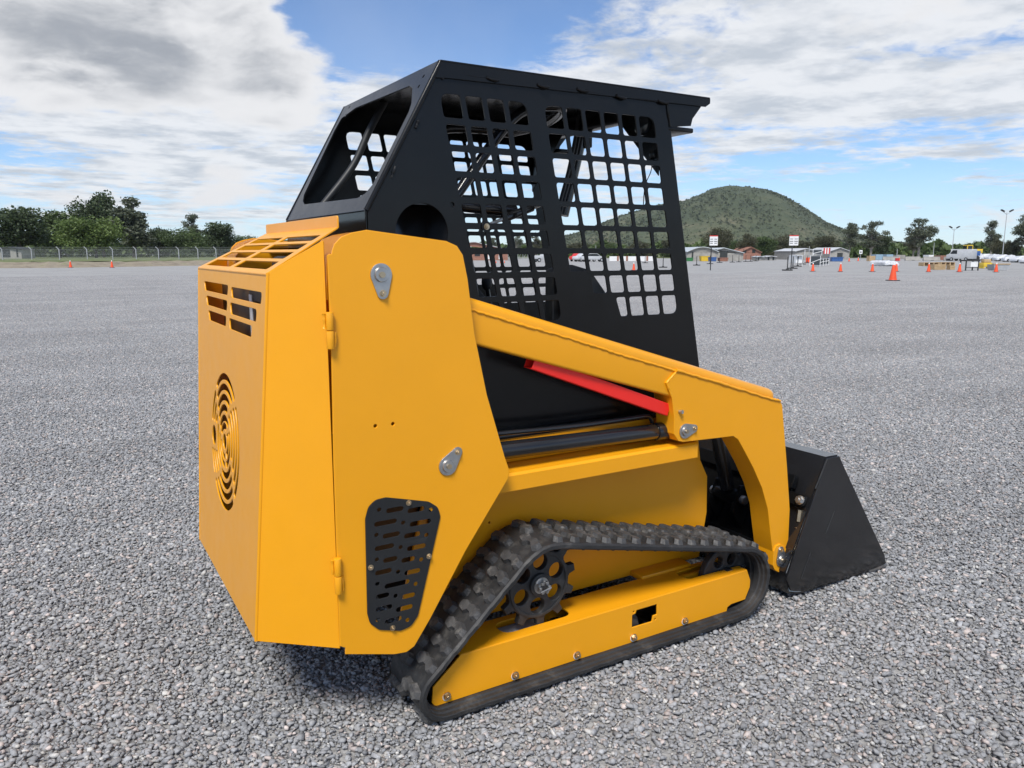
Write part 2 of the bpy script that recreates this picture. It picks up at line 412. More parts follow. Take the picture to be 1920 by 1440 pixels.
t.put(b.inputs['Base Color'], gravel_colour(t, p, colr)); b.inputs['Roughness'].default_value = 0.9
t.put(b.inputs['Normal'], t.bump(t.m('ADD', t.noise(p, 30, 4, 0.7), vor.outputs['Distance']), 0.7, 0.02))
GRAVELBED = gm
gs, t, b = material('gravel_stone')
p = t.new('ShaderNodeNewGeometry').outputs['Position']
at = t.new('ShaderNodeAttribute'); at.attribute_name = 'col'
grain = t.noise(p, 260, 4, 0.7)
cc = t.mix(1.0, at.outputs['Color'], t.ramp(grain, [(0.3, (0.78, 0.78, 0.78)), (0.7, (1.18, 1.18, 1.18))]), 'MULTIPLY')
t.put(b.inputs['Base Color'], gravel_colour(t, p, cc)); b.inputs['Roughness'].default_value = 0.82
t.put(b.inputs['Normal'], t.bump(t.noise(p, 180, 3, 0.6), 0.35, 0.003))
GRAVELSTONE = gs

# ground sheet
bm = bmesh.new(); S = 4000
for x, y in ((-S, -S), (S, -S), (S, S), (-S, S)): bm.verts.new((x, y, -0.016))
bm.faces.new(bm.verts)
tag(mesh_obj('ground', from_bm(bm, 'ground'), GRAVELBED), 'grey crushed stone yard surface', None, None, 'structure')

def stone_protos(n, npts):
    out = []
    for k in range(n):
        bm = bmesh.new()
        sx, sy, sz = random.uniform(0.85, 1.25), random.uniform(0.65, 0.95), random.uniform(0.42, 0.72)
        for j in range(npts):
            v = Vector((random.gauss(0, 1), random.gauss(0, 1), random.gauss(0, 1))).normalized()
            v = Vector([math.copysign(abs(c) ** 0.75, c) for c in v])
            bm.verts.new((v.x * sx, v.y * sy, v.z * sz))
        g = bmesh.ops.convex_hull(bm, input=bm.verts)
        bmesh.ops.delete(bm, geom=[e for e in g['geom_interior'] if isinstance(e, bmesh.types.BMVert)], context='VERTS')
        bmesh.ops.triangulate(bm, faces=bm.faces)
        bm.verts.ensure_lookup_table(); bm.verts.index_update()
        V = np.array([v.co[:] for v in bm.verts]); Tn = np.array([[v.index for v in f.verts] for f in bm.faces])
        bm.free(); out.append((V, Tn))
    return out
PROTO = stone_protos(36, 13)
def stone_tile(k, N):
    Vs, Ts, Cs = [], [], []; nv = 0
    rng = np.random.default_rng(100 + k)
    size = np.clip(np.exp(rng.normal(math.log(0.0074), 0.35, N)), 0.0033, 0.0175)
    size.sort(); 
    for i in range(N):
        V, Tn = PROTO[rng.integers(len(PROTO))]
        s = size[i]
        a = rng.uniform(0, 2 * math.pi); ca, sa = math.cos(a), math.sin(a)
        tx, ty = rng.normal(0, 0.22, 2)
        Rz = np.array([[ca, -sa, 0], [sa, ca, 0], [0, 0, 1]])
        Rx = np.array([[1, 0, 0], [0, math.cos(tx), -math.sin(tx)], [0, math.sin(tx), math.cos(tx)]])
        Ry = np.array([[math.cos(ty), 0, math.sin(ty)], [0, 1, 0], [-math.sin(ty), 0, math.cos(ty)]])
        P = (V * s) @ (Rz @ Rx @ Ry).T
        P += np.array([rng.uniform(-0.5, 0.5), rng.uniform(-0.5, 0.5), -0.012 + rng.uniform(-0.003, 0.006) + 0.25 * s])
        Vs.append(P); Ts.append(Tn + nv); nv += len(P)
        g = float(np.clip(rng.normal(0.292, 0.048), 0.16, 0.44)); u = rng.random()
        if u < 0.07: c = (g * 1.62, g * 1.42, g * 1.32)          # pinkish
        elif u < 0.15: c = (g * 1.5, g * 1.46, g * 1.38)          # pale
        elif u < 0.19: c = (g * 1.35, g * 1.17, g * 1.08)         # brown pink
        elif u < 0.38: c = (g * 0.97, g * 0.98, g * 1.0)
        else: c = (g * 0.985, g * 0.995, g * 1.015)
        Cs.append(np.tile(np.array(c + (1.0,)), (len(Tn), 1)))
    V = np.concatenate(Vs); Tn = np.concatenate(Ts); Cc = np.concatenate(Cs)
    me = bpy.data.meshes.new('gravel_patch')
    me.vertices.add(len(V)); me.vertices.foreach_set('co', V.ravel())
    me.loops.add(Tn.size); me.loops.foreach_set('vertex_index', Tn.ravel())
    me.polygons.add(len(Tn)); me.polygons.foreach_set('loop_start', np.arange(0, Tn.size, 3))
    me.update(calc_edges=True)
    a = me.attributes.new('col', 'FLOAT_COLOR', 'FACE'); a.data.foreach_set('color', Cc.ravel())
    me.materials.append(GRAVELSTONE)
    return bpy.data.objects.new('gravel_patch', me)
TILES = [stone_tile(k, 8400) for k in range(5)]
pts, idx, rot = [], [], []
for i in range(-24, 60):
    for j in range(-9, 60):
        x, y = i + 0.5, j + 0.5
        dd = math.hypot(x, y)
        if dd > 58: continue
        a = math.atan2(y, x) - YAW
        if abs(a) > (R(80) if dd < 9 else R(51)): continue
        if x * math.cos(YAW) + y * math.sin(YAW) < 0.3: continue
        pts.append((x, y, 0)); idx.append(random.randrange(len(TILES))); rot.append(random.randrange(4) * math.pi / 2)
gme = bpy.data.meshes.new('gravel'); gme.from_pydata(pts, [], [])
gme.attributes.new('idx', 'INT', 'POINT').data.foreach_set('value', idx)
gme.attributes.new('rot', 'FLOAT', 'POINT').data.foreach_set('value', rot)
gro = mesh_obj('gravel', gme, GRAVELSTONE); tag(gro, 'loose angular grey and pink crushed stones covering the yard', 'gravel', None, 'stuff')
ng = bpy.data.node_groups.new('scatter_gravel', 'GeometryNodeTree')
ng.interface.new_socket('Geometry', in_out='INPUT', socket_type='NodeSocketGeometry'); ng.interface.new_socket('Geometry', in_out='OUTPUT', socket_type='NodeSocketGeometry')
gi = ng.nodes.new('NodeGroupInput'); go = ng.nodes.new('NodeGroupOutput'); jn = ng.nodes.new('GeometryNodeJoinGeometry')
ai = ng.nodes.new('GeometryNodeInputNamedAttribute'); ai.data_type = 'INT'; ai.inputs[0].default_value = 'idx'
ar = ng.nodes.new('GeometryNodeInputNamedAttribute'); ar.data_type = 'FLOAT'; ar.inputs[0].default_value = 'rot'
cxyz = ng.nodes.new('ShaderNodeCombineXYZ'); ng.links.new(ar.outputs[0], cxyz.inputs[2])
for k, to in enumerate(TILES):
    oi = ng.nodes.new('GeometryNodeObjectInfo'); oi.inputs[0].default_value = to; oi.inputs['As Instance'].default_value = True
    cmp = ng.nodes.new('FunctionNodeCompare'); cmp.data_type = 'INT'; cmp.operation = 'EQUAL'
    ng.links.new(ai.outputs[0], [s for s in cmp.inputs if s.type == 'INT'][0]); [s for s in cmp.inputs if s.type == 'INT'][1].default_value = k
    ip = ng.nodes.new('GeometryNodeInstanceOnPoints')
    ng.links.new(gi.outputs[0], ip.inputs['Points']); ng.links.new(cmp.outputs[0], ip.inputs['Selection'])
    ng.links.new(oi.outputs['Geometry'], ip.inputs['Instance']); ng.links.new(cxyz.outputs[0], ip.inputs['Rotation'])
    ng.links.new(ip.outputs[0], jn.inputs[0])
ng.links.new(jn.outputs[0], go.inputs[0])
gro.modifiers.new('scatter', 'NODES').node_group = ng

# ------------------------------------------------------------------ the compact track loader
YC = 2.705
LO = empty('track_loader', (1.7, YC, 0), 'yellow compact track loader with black caged cab and black bucket', 'track loader')

# shared fasteners
def bolt_mesh(r=0.0085, h=0.009):
    bm = bmesh.new()
    bm_cyl(bm, (0, 0, 0), (0, 0, 0.0022), r * 1.25, n=18)
    bm_cyl(bm, (0, 0, 0.0022), (0, 0, h), r, r * 0.94, n=6)
    bm_cyl(bm, (0, 0, h), (0, 0, h + 0.0025), r * 0.5, r * 0.42, n=12)
    return from_bm(bm, 'bolt', 30)
BOLT = bolt_mesh(); BOLT.materials.append(BRASS)
BOLTZ = bolt_mesh(); BOLTZ.materials.append(ZINC)
def bolt(loc, nrm, parent, s=1.0, me=None):
    o = bpy.data.objects.new('bolt', me or BOLT); COL.objects.link(o); o.parent = parent
    W = Matrix.Translation(Vector(loc)) @ Vector(nrm).to_track_quat('Z', 'Y').to_matrix().to_4x4() @ Matrix.Rotation(random.uniform(0, 1), 4, 'Z') @ Matrix.Scale(s, 4)
    o.matrix_basis = WORLD[parent.name].inverted() @ W if parent.name in WORLD else W
    return o
def flag_pin(px, bx, Y, parent, s=1.0):
    c = pY(Y, [px])[0]; e = pY(Y, [bx])[0]
    v = Vector((e[0] - c[0], e[1] - c[1])); L = v.length; a = math.atan2(v.y, v.x)
    ro, ri = 0.0315 * s, 0.0165 * s
    th = math.acos((ro - ri) / L)
    pts = [(c[0] + ro * math.cos(a + q), c[1] + ro * math.sin(a + q)) for q in np.linspace(th, 2 * math.pi - th, 20)]
    pts += [(e[0] + ri * math.cos(a + q), e[1] + ri * math.sin(a + q)) for q in np.linspace(-th, th, 10)]
    f = plate('pin_retainer', pts, [], 0.005, frameY(Y, -1), ZINC, parent, 0.001)
    cyl('pin_head', (c[0], Y - 0.005, c[1]), (c[0], Y - 0.011, c[1]), 0.0215 * s, ZINC, f, r1=0.019 * s, n=24)
    cyl('grease_nipple', (c[0], Y - 0.011, c[1]), (c[0], Y - 0.016, c[1]), 0.0085 * s, BRASS, f, n=12)
    bolt((e[0], Y - 0.005, e[1]), (0, -1, 0), f, 0.95 * s)
    return f

# ---- right tower side panel
YP = 2.035
panel_px = [(648, 1227), (648, 1215), (638, 1212), (626, 860), (622, 663), (614, 478), (622, 476), (623, 470), (627, 458), (640, 444), (660, 436), (688, 431), (837, 452), (857, 461), (868, 478), (877, 523),
            (890, 627), (913, 740), (946, 855), (955, 881), (953, 897), (873, 1033), (807, 1160), (777, 1212), (762, 1223), (740, 1227)]
cover_px = [(723, 932), (803, 940), (820, 950), (825, 967), (783, 1153), (770, 1173), (750, 1182), (710, 1180), (693, 1168), (688, 1150), (684, 973), (690, 950), (703, 937)]
cov3 = pY(YP, cover_px); cc3 = (sum(p[0] for p in cov3) / len(cov3), sum(p[1] for p in cov3) / len(cov3))
hole_vent = [(cc3[0] + (x - cc3[0]) * 0.86, cc3[1] + (z - cc3[1]) * 0.93) for x, z in cov3]
h1, h2 = pY(YP, [(704, 799), (737, 795)])
PANEL = plate('side_panel', pY(YP, panel_px), [hole_vent, circle(*h1, 0.0055, 12), circle(*h2, 0.0055, 12)], 0.008, frameY(YP), YELLOW, LO, 0.0015)
flag_pin((714, 515), (717, 550), YP, PANEL); flag_pin((839, 873), (857, 847), YP, PANEL, 0.95)
# slotted cover
slots = []
Z2 = lambda x, y: (340 + x / 3.0, 800 + y / 3.0)
def slotpoly(x0, x1, y, h=14):
    a = pY(YP, [Z2(x0, y), Z2(x1, y - 0 * 1), Z2((x0 + x1) / 2, y - h)])
    r = abs(a[2][1] - (a[0][1] + a[1][1]) / 2)
    (xa, za), (xb, zb) = a[0], a[1]; za = zb = (za + zb) / 2
    out = []
    for k in range(7): q = math.pi / 2 + math.pi * k / 6; out.append((xa + r + r * math.cos(q), za + r * math.sin(q)))
    for k in range(7): q = -math.pi / 2 + math.pi * k / 6; out.append((xb - r + r * math.cos(q), zb + r * math.sin(q)))
    return out
for y, ss in [(465, [(1098, 1122), (1150, 1247), (1270, 1365), (1388, 1413)]), (538, [(1082, 1210), (1233, 1257), (1282, 1402)]), (607, [(1083, 1107), (1130, 1227), (1250, 1342), (1364, 1388)]),
              (676, [(1085, 1195), (1219, 1243), (1266, 1373)]), (745, [(1085, 1109), (1133, 1213), (1235, 1312), (1335, 1359)]), (814, [(1087, 1182), (1205, 1229), (1252, 1342)]),
              (882, [(1088, 1112), (1140, 1282), (1304, 1328)]), (949, [(1092, 1168), (1191, 1215), (1238, 1313)]), (1018, [(1092, 1185), (1205, 1300)]), (1085, [(1091, 1115), (1142, 1238), (1258, 1282)])]:
    for x0, x1 in ss: slots.append(slotpoly(x0, x1, y, 13.5 if x1 - x0 > 30 else 12))
COVER = plate('vent_cover', rpoly(cov3, 0.03, 4), slots, 0.004, ((0, YP - 0.0045, 0), (1, 0, 0), (0, 0, 1), (0, 1, 0)), BLACKM, LO, 0.0007)
COVER['label'] = 'black slotted vent cover bolted on the yellow side panel'
for x, y in [(765, 942), (803, 1042), (694, 1063), (735, 1176)]:
    c = pY(YP, [(x, y)])[0]; bolt((c[0], YP - 0.0045, c[1]), (0, -1, 0), COVER, 0.8)
# plate strip that closes the tower's rounded shoulder, and the inner tower plate
sh = pY(YP, [(616, 560), (614, 478), (622, 472), (627, 458), (640, 444), (660, 436), (688, 431), (760, 441)])
bm = bmesh.new(); a = [bm.verts.new((x, YP + 0.008, z - 0.004)) for x, z in sh]; bb = [bm.verts.new((x, YP + 0.17, z - 0.004)) for x, z in sh]
for i in range(len(sh) - 1): bm.faces.new((a[i], a[i + 1], bb[i + 1], bb[i]))
bmesh.ops.solidify(bm, geom=bm.faces[:], thickness=0.006)
SHO = mesh_obj('shoulder_strip', from_bm(bm, 'shoulder_strip', 60), YELLOW, LO)
inner_px = [(x, y) for x, y in pY(YP, [(626, 860), (614, 482), (640, 448), (688, 435), (837, 456), (864, 480), (890, 627), (930, 800), (630, 840)])]
INNER = plate('inner_tower_plate', inner_px, [], 0.008, frameY(2.205), YELLOW, LO)

for o in (PANEL, SHO, INNER): mirror(o, YC, LO)
# ---- rear hood (engine door): chamfered sides, sloped louvre top, fan grille
HA = Vector((0.640, 2.050, 0.31)); HB = on('z', 0.31, 478, 1202); hn = (HB - HA).cross(Vector((0, 0, 1))).normalized()
HD = onplane(HA, hn, 500, 512); HE = onplane(HA, hn, 608, 450); HEb = onplane(HA, hn, 637, 1216)
HE.x = HEb.x; HE.y = HEb.y
HOOD = bpy.data.objects.new('engine_hood', None); HOOD.empty_display_size = 0.1; COL.objects.link(HOOD); HOOD.parent = LO
WORLD['engine_hood'] = WORLD[LO.name].copy()
def mY(p): return Vector((p[0], 2 * YC - p[1], p[2]))
# side plates (chamfer planes)
def plane_frame(O, pu, pv):
    u = (pu - O).normalized(); v = (pv - O); v = (v - u * v.dot(u)).normalized(); return O, u, v, u.cross(v)
def to2(fr, p): d = Vector(p) - fr[0]; return (d.dot(fr[1]), d.dot(fr[2]))
fr = plane_frame(HB, HEb, HB + Vector((0, 0, 1)))
nrm = fr[3]; 
# keep outer face outward: n must point away from the camera side
sgn = 1 if nrm.dot(Vector((0, 1, 0))) > 0 else -1
frs = (fr[0], fr[1], fr[2], nrm * sgn)
hs = plate('hood_side', rpoly([to2(fr, p) for p in (HB, HEb, HE, HD)], [0.004, 0.0, 0.003, 0.006]), [], 0.005, frs, YELLOW, HOOD, 0.001)
lEb, lE = mY(HEb), mY(HE); lE.z = 1.438
fl = plane_frame(mY(HB), lEb, mY(HB) + Vector((0, 0, 1))); nl = fl[3] if fl[3].y < 0 else -fl[3]
plate('hood_side', [to2(fl, p) for p in (mY(HB), lEb, lE, mY(HD))], [], 0.005, (fl[0], fl[1], fl[2], nl), YELLOW, HOOD, 0.001)
# rear face
LB, LD = mY(HB), mY(HD)
fr = plane_frame(HB, LB, HD); n_in = fr[3] if fr[3].x > 0 else -fr[3]
frr = (fr[0], fr[1], fr[2], n_in)
Wd = (LB - HB).length; Hd = to2(fr, HD)[1]
def rq(pts):  # px on rear face -> uv
    return [to2(fr, onplane(HB, n_in, *p)) for p in pts]
Z1 = lambda x, y: (360 + x / 4.8, 390 + y / 4.8)
holes = []
for qd in [[(108, 655), (326, 697), (318, 788), (118, 738)], [(127, 788), (318, 832), (312, 927), (137, 870)], [(145, 925), (309, 968), (303, 1067), (158, 1010)],
           [(350, 705), (630, 765), (618, 868), (358, 805)], [(340, 850), (582, 910), (574, 1020), (350, 960)], [(332, 990), (540, 1060), (530, 1163), (340, 1090)]]:
    uv = rq([Z1(*p) for p in qd])
    # level the slot edges
    ty = (uv[0][1] + uv[1][1]) / 2; by = (uv[2][1] + uv[3][1]) / 2
    uv = [(uv[0][0], ty), (uv[1][0], ty), (uv[2][0], by), (uv[3][0], by)]
    holes.append(rpoly(uv, 0.014, 4))
fc = rq([(421, 828)])[0]; rad = abs(rq([(421, 703)])[0][1] - rq([(421, 953)])[0][1]) / 2
hole_c = rq([(401.5, 815)])[0]
def arc_slot(r, w, a0, a1):
    n = max(5, int((a1 - a0) / 0.12)); o = []
    for k in range(n + 1): q = a0 + (a1 - a0) * k / n; o.append((fc[0] + (r + w / 2) * math.cos(q), fc[1] + (r + w / 2) * math.sin(q)))
    for k in range(n + 1): q = a1 - (a1 - a0) * k / n; o.append((fc[0] + (r - w / 2) * math.cos(q), fc[1] + (r - w / 2) * math.sin(q)))
    return rpoly(o, [w * 0.45 if i in (0, n, n + 1, 2 * n + 1) else 0 for i in range(len(o))], 3)
holes.append(circle(*fc, rad * 0.12, 16)); holes.append(circle(*hole_c, 0.036, 20))
ha = math.atan2(hole_c[1] - fc[1], hole_c[0] - fc[0]); hr = math.hypot(hole_c[0] - fc[0], hole_c[1] - fc[1])
NR = 6
for k in range(NR):
    r = rad * (0.20 + 0.77 * k / (NR - 1)) if k else rad * 0.235
    wd = rad * 0.098; nseg = 4 if k > 1 else 3
    for s in range(nseg):
        a0 = 2 * math.pi * s / nseg + 0.35 + 0.10 * k; a1 = a0 + 2 * math.pi / nseg - (0.022 / r + 0.02)
        # leave the filler hole clear
        parts = [(a0, a1)]
        if abs(r - hr) < 0.036 + wd:
            half = (0.036 + 0.014) / r
            hh = ha
            while hh < a0 - half: hh += 2 * math.pi
            out = []
            for (x0, x1) in parts:
                for h0 in (hh, hh - 2 * math.pi, hh + 2 * math.pi):
                    pass
                segs = [(x0, x1)]
                for h0 in (hh - 2 * math.pi, hh, hh + 2 * math.pi):
                    ns = []
                    for (s0, s1) in segs:
                        if h0 + half <= s0 or h0 - half >= s1: ns.append((s0, s1)); continue
                        if h0 - half - s0 > 0.12: ns.append((s0, h0 - half))
                        if s1 - h0 - half > 0.12: ns.append((h0 + half, s1))
                    segs = ns
                out += segs
            parts = out
        for p0, p1 in parts: holes.append(arc_slot(r, wd, p0, p1))
rear_uv = [(0, 0), (Wd, 0), (Wd - to2(fr, HD)[0], Hd), (to2(fr, HD)[0], Hd)]
REAR = plate('hood_rear', rpoly(rear_uv, 0.006, 3), holes, 0.005, frr, YELLOW, HOOD, 0.001)
# rounded corner beads between rear face and chamfers, and along the bottom edge
for P, Q in ((HB, HD), (LB, LD)):
    tube('hood_corner', [P.lerp(Q, k / 6) + Vector((0.004, 0, 0)) for k in range(7)], 0.006, YELLOW, HOOD, 10)
# louvre plate
GR = on('x', 0.755, 633, 426); GR.y = HD.y + 0.112; GL = mY(GR)
lf = plane_frame(HD, LD, (GR + GL) / 2)
ln = lf[3] if lf[3].z < 0 else -lf[3]
Wl = (LD - HD).length; g2 = to2(lf, GR); Hl = g2[1]
lh = []
for v0, v1 in [(0.07, 0.235), (0.295, 0.445), (0.50, 0.64), (0.695, 0.83)]:
    ins = lambda v: 0.112 * v
    for u0, u1 in [(0.055, 0.475), (0.525, 0.945)]:
        q = [((Wl - 2 * ins(v)) * u + ins(v), v * Hl) for u, v in ((u0, v0), (u1, v0), (u1, v1), (u0, v1))]
        lh.append(rpoly(q, 0.008, 3))
LOUV = plate('hood_louvre', rpoly([(0, 0), (Wl, 0), (Wl - g2[0], Hl), (g2[0], Hl)], [0.003, 0.003, 0.001, 0.001]), lh, 0.005, (lf[0], lf[1], lf[2], ln), YELLOW, HOOD, 0.001)
tube('hood_corner', [HD.lerp(LD, k / 8) + Vector((0.003, 0, -0.004)) for k in range(9)], 0.006, YELLOW, HOOD, 10)
ftop = on('x', GR.x + 0.004, 635, 404).z
FL = plate('hood_flange', rpoly([(GR.y, GR.z - 0.002), (GL.y, GL.z - 0.002), (GL.y, ftop), (GR.y, ftop)], [0, 0, 0.01, 0.01]), [], 0.005, ((GR.x, 0, 0), (0, 1, 0), (0, 0, 1), (1, 0, 0)), YELLOW, HOOD, 0.001)
# hinges
for x, y0, y1 in ((617, 585, 654), (632, 1046, 1112)):
    a, b2 = on('y', 2.03, x, y0), on('y', 2.03, x + 2, y1)
    zc = (a.z + b2.z) / 2; X = (a.x + b2.x) / 2; HY = 2.026
    hg = cyl('hinge', (X, HY, a.z), (X, HY, zc + 0.001), 0.0105, YELLOW, LO, n=18, bev=0.0012)
    cyl('hinge_barrel', (X, HY, zc - 0.001), (X, HY, b2.z), 0.0105, YELLOW, hg, n=18, bev=0.0012)
    for sx, z0, z1 in ((-1, a.z - 0.004, zc + 0.006), (1, zc - 0.004, b2.z + 0.006)):
        tube('weld_bead', [(X + sx * 0.0135 + random.uniform(-0.001, 0.001), HY + 0.004, z0 + (z1 - z0) * k / 6) for k in range(7)], 0.0045, YELLOW, hg, 8, 0.35)
# inside the hood: added brown box darkening the slots, then engine parts
SHADE_BOX = box('bay_shade_box', (0.575, 2.27, 0.40), (1.0, 3.14, 1.375), BAY_SHADE, LO, 0.015)
cyl('fan_shroud', (0.545, YC, (HB.z + HD.z) / 2 - 0.02), (0.574, YC, (HB.z + HD.z) / 2 - 0.02), 0.24, ENGINE, LO, n=32)
sb0, sb1 = on('x', 0.56, 470, 552), on('x', 0.56, 478, 632)
box('engine_bracket', (0.556, sb0.y - 0.022, sb1.z), (0.560, sb0.y + 0.012, sb0.z), WHITEP, LO, 0.001)
box('bracket_beam', (0.561, 2.28, sb0.z - 0.02), (0.574, sb0.y + 0.03, sb0.z + 0.06), ENGINE, LO, 0.004)
for k_ in range(2): bolt((0.560, sb0.y - 0.01 - 0.09 * k_, sb0.z + 0.03), (-1, 0, 0), LO, 1.3, BOLTZ)
box('firewall', (1.02, 2.24, 0.40), (1.03, 3.17, 1.47), BLACK, LO, 0.0)
box('gap_shade_plate', (GR.x + 0.012, 2.215, 1.47), (0.868, 3.195, 1.478), BLACK, LO, 0.0)  # black plate added over the gap to keep sun out of the hood
box('air_box', (0.72, 2.50, 1.376), (0.98, 2.95, 1.44), ENGINE, LO, 0.02)
tube('fuel_hose', bez([(0.62, 2.32, 1.40), (0.66, 2.45, 1.43), (0.72, 2.52, 1.425), (0.74, 2.62, 1.40)], 6), 0.012, GLOSSBLACK, LO, 10)
# ---- cab
YR, YL = 2.25, 3.14
YCC = (YR + YL) / 2
CAB = bpy.data.objects.new('cab', None); CAB.empty_display_size = 0.1; COL.objects.link(CAB); CAB.parent = LO; WORLD['cab'] = WORLD[LO.name].copy()
rr = pY(YR, [(824, 112)])[0]; rl = pY(YR, [(684, 394)])[0]; ft = pY(YR, [(1252, 193)])[0]; fb = pY(YR, [(1311, 685)])[0]
ROOFZ = rr[1]
fslope = (fb[0] - ft[0]) / (fb[1] - ft[1])
zb = 0.835
side_out = [rl, (rl[0] + 0.004, rl[1] - 0.09), (rl[0] + 0.02, 1.25), (1.10, zb), (ft[0] + fslope * (zb - ft[1]), zb), (ft[0] + fslope * (ROOFZ - 0.035 - ft[1]), ROOFZ - 0.035), (rr[0], ROOFZ - 0.01)]
def cells(TL, TR, BL, BR, nc, nr, bx, bz, skip=(), big=0.04, trim=None):
    out = []
    for j in range(nr):
        for i in range(nc):
            if (i, j) in skip: continue
            def P(u, v):
                a = Vector(TL).lerp(Vector(TR), u); b = Vector(BL).lerp(Vector(BR), u); return a.lerp(b, v)
            u0, u1 = i / nc, (i + 1) / nc; v0, v1 = j / nr, (j + 1) / nr
            wx = (Vector(TR) - Vector(TL)).length; wz = (Vector(BL) - Vector(TL)).length
            du, dv = bx / 2 / wx, bz / 2 / wz
            if i == 0: u0 -= du
            if i == nc - 1: u1 += du
            if j == 0: v0 -= dv
            if j == nr - 1: v1 += dv
            qd = [P(u0 + du, v0 + dv), P(u1 - du, v0 + dv), P(u1 - du, v1 - dv), P(u0 + du, v1 - dv)]
            if trim and (i, j) in trim: qd[0] = qd[0].lerp(qd[1], trim[(i, j)] * 0.6); qd[3] = qd[3].lerp(qd[2], trim[(i, j)])
            rs = [0.010] * 4
            if (i, j) == (0, 0): rs[0] = big
            if (i, j) == (nc - 1, 0): rs[1] = big
            if (i, j) == (nc - 1, nr - 1): rs[2] = big
            if (i, j) == (0, nr - 1): rs[3] = big
            out.append(rpoly([tuple(q) for q in qd], rs, 4))
    return out
sk = 0.213
def WQ(xtl, xtr, zt, zb_): d = (zt - zb_) * sk; return (xtl, zt), (xtr, zt), (xtl + d, zb_), (xtr + d, zb_)
c1 = cells(*WQ(1.088, 1.402, 1.938, 1.217), 4, 9, 0.018, 0.021, skip=())
c2 = cells(*WQ(1.473, 1.953, 1.938, 1.219), 6, 9, 0.016, 0.0185, skip=((0, 7), (0, 8), (1, 8)), trim={(2, 8): 0.45})
rh = pY(YR, [(790, 378), (742, 440), (840, 440)])
rcx, rcz, rrad = (rh[1][0] + rh[2][0]) / 2, 1.515, (rh[2][0] - rh[1][0]) / 2
bh = pY(YR, [(848, 384)])[0]
SIDE = plate('cab_side', side_out, c1 + c2 + [circle(rcx, rcz, rrad, 28), circle(*bh, 0.008, 12)], 0.006, frameY(YR), BLACK, CAB, 0.0012)
SIDE['label'] = 'black side plate cut into a grid of rounded square openings'
mirror(SIDE, YCC, CAB)
# mesh fixing bolt
bp = pY(YR, [(911, 425)])[0]
plate('strut_boss', circle(*bp, 0.018, 16), [], 0.004, frameY(YR - 0.001, -1), BLACK, CAB, 0.0006)
bolt((bp[0], YR - 0.005, bp[1]), (0, -1, 0), SIDE, 0.95)
# rear slanted frame
RO = Vector((rl[0], YR, rl[1])); RT = Vector((rr[0], YR, ROOFZ)); RLb = Vector((rl[0], YL, rl[1]))
fr = plane_frame(RO, RLb, RT); n_in = fr[3] if fr[3].x > 0 else -fr[3]
Hs = to2(fr, RT)[1]; Wc = YL - YR
opx = [(767, 161), (773, 165), (771, 194), (766, 210), (699, 345), (685, 362), (670, 371), (571, 383), (568, 377), (570, 365), (627, 245), (640, 222), (667, 202)]
op = [to2(fr, onplane(RO, n_in, *p)) for p in opx]
dots = [circle(*to2(fr, onplane(RO, n_in, *p)), 0.006, 10) for p in [(794, 143), (785, 162), (655, 201), (648, 216)]]
plate('rear_window_frame', [(0, 0), (Wc, 0), (Wc, Hs), (0, Hs)], [rpoly(op, 0.006, 2)] + dots, 0.006, (fr[0], fr[1], fr[2], n_in), BLACK, CAB, 0.0012)
for yy in (YR, YL):   # folded corner posts
    tube('corner_post', [Vector((rl[0] + 0.006, yy + (0.004 if yy == YR else -0.004), rl[1])).lerp(Vector((rr[0] + 0.006, yy + (0.004 if yy == YR else -0.004), ROOFZ - 0.004)), k / 4) for k in range(5)], 0.009, BLACK, CAB, 10)
# rear lower wall
plate('rear_lower_wall', [(YR, 1.20), (YL, 1.20), (YL, rl[1] - 0.002), (YR, rl[1] - 0.002)], [], 0.006, ((rl[0] + 0.004, 0, 0), (0, 1, 0), (0, 0, 1), (1, 0, 0)), BLACK, CAB)
# roof with slots and front lip
rfx = pY(YR, [(1330, 185)])[0][0]
rs_ = []
for x, y in [(940, 194), (975, 200), (953, 208), (988, 206), (1036, 208), (1030, 216)]:
    p = on('z', ROOFZ - 0.003, x, y); rs_.append(rpoly([(p.x - 0.035, p.y - 0.008), (p.x + 0.035, p.y - 0.008), (p.x + 0.035, p.y + 0.008), (p.x - 0.035, p.y + 0.008)], 0.007, 3))
plate('roof', rpoly([(rr[0], YR - 0.006), (rfx, YR - 0.006), (rfx, YL + 0.006), (rr[0], YL + 0.006)], 0.004, 2), rs_, 0.006, ((0, 0, ROOFZ - 0.006), (1, 0, 0), (0, 1, 0), (0, 0, 1)), BLACK, CAB)
for yy, s in ((YR - 0.006, 1), (YL + 0.006, -1)):
    plate('roof_rail', [(rr[0] + 0.006, ROOFZ - 0.006), (rfx, ROOFZ - 0.006), (rfx, ROOFZ - 0.022), (rfx - 0.022, ROOFZ - 0.036), (rr[0] + 0.03, ROOFZ - 0.052), (rr[0] - 0.018, ROOFZ - 0.055)], [], 0.005, frameY(yy, s), BLACK, CAB, 0.001)
wl = pY(YR - 0.008, [(836, 150), (838, 135), (1015, 160), (1250, 191), (1256, 240)])
for k, (x, y) in enumerate([(924, 147), (1018, 160), (1092, 168), (1165, 181), (1243, 190)]):
    q = pY(YR - 0.007, [(x, y)])[0]
    tube('weld_bead', [(q[0] - 0.022, YR - 0.007, q[1] + 0.001), (q[0] - 0.008, YR - 0.009, q[1] - 0.004), (q[0] + 0.010, YR - 0.009, q[1] - 0.005), (q[0] + 0.022, YR - 0.007, q[1] - 0.002)], 0.006, BLACK, CAB, 8, 0.3)
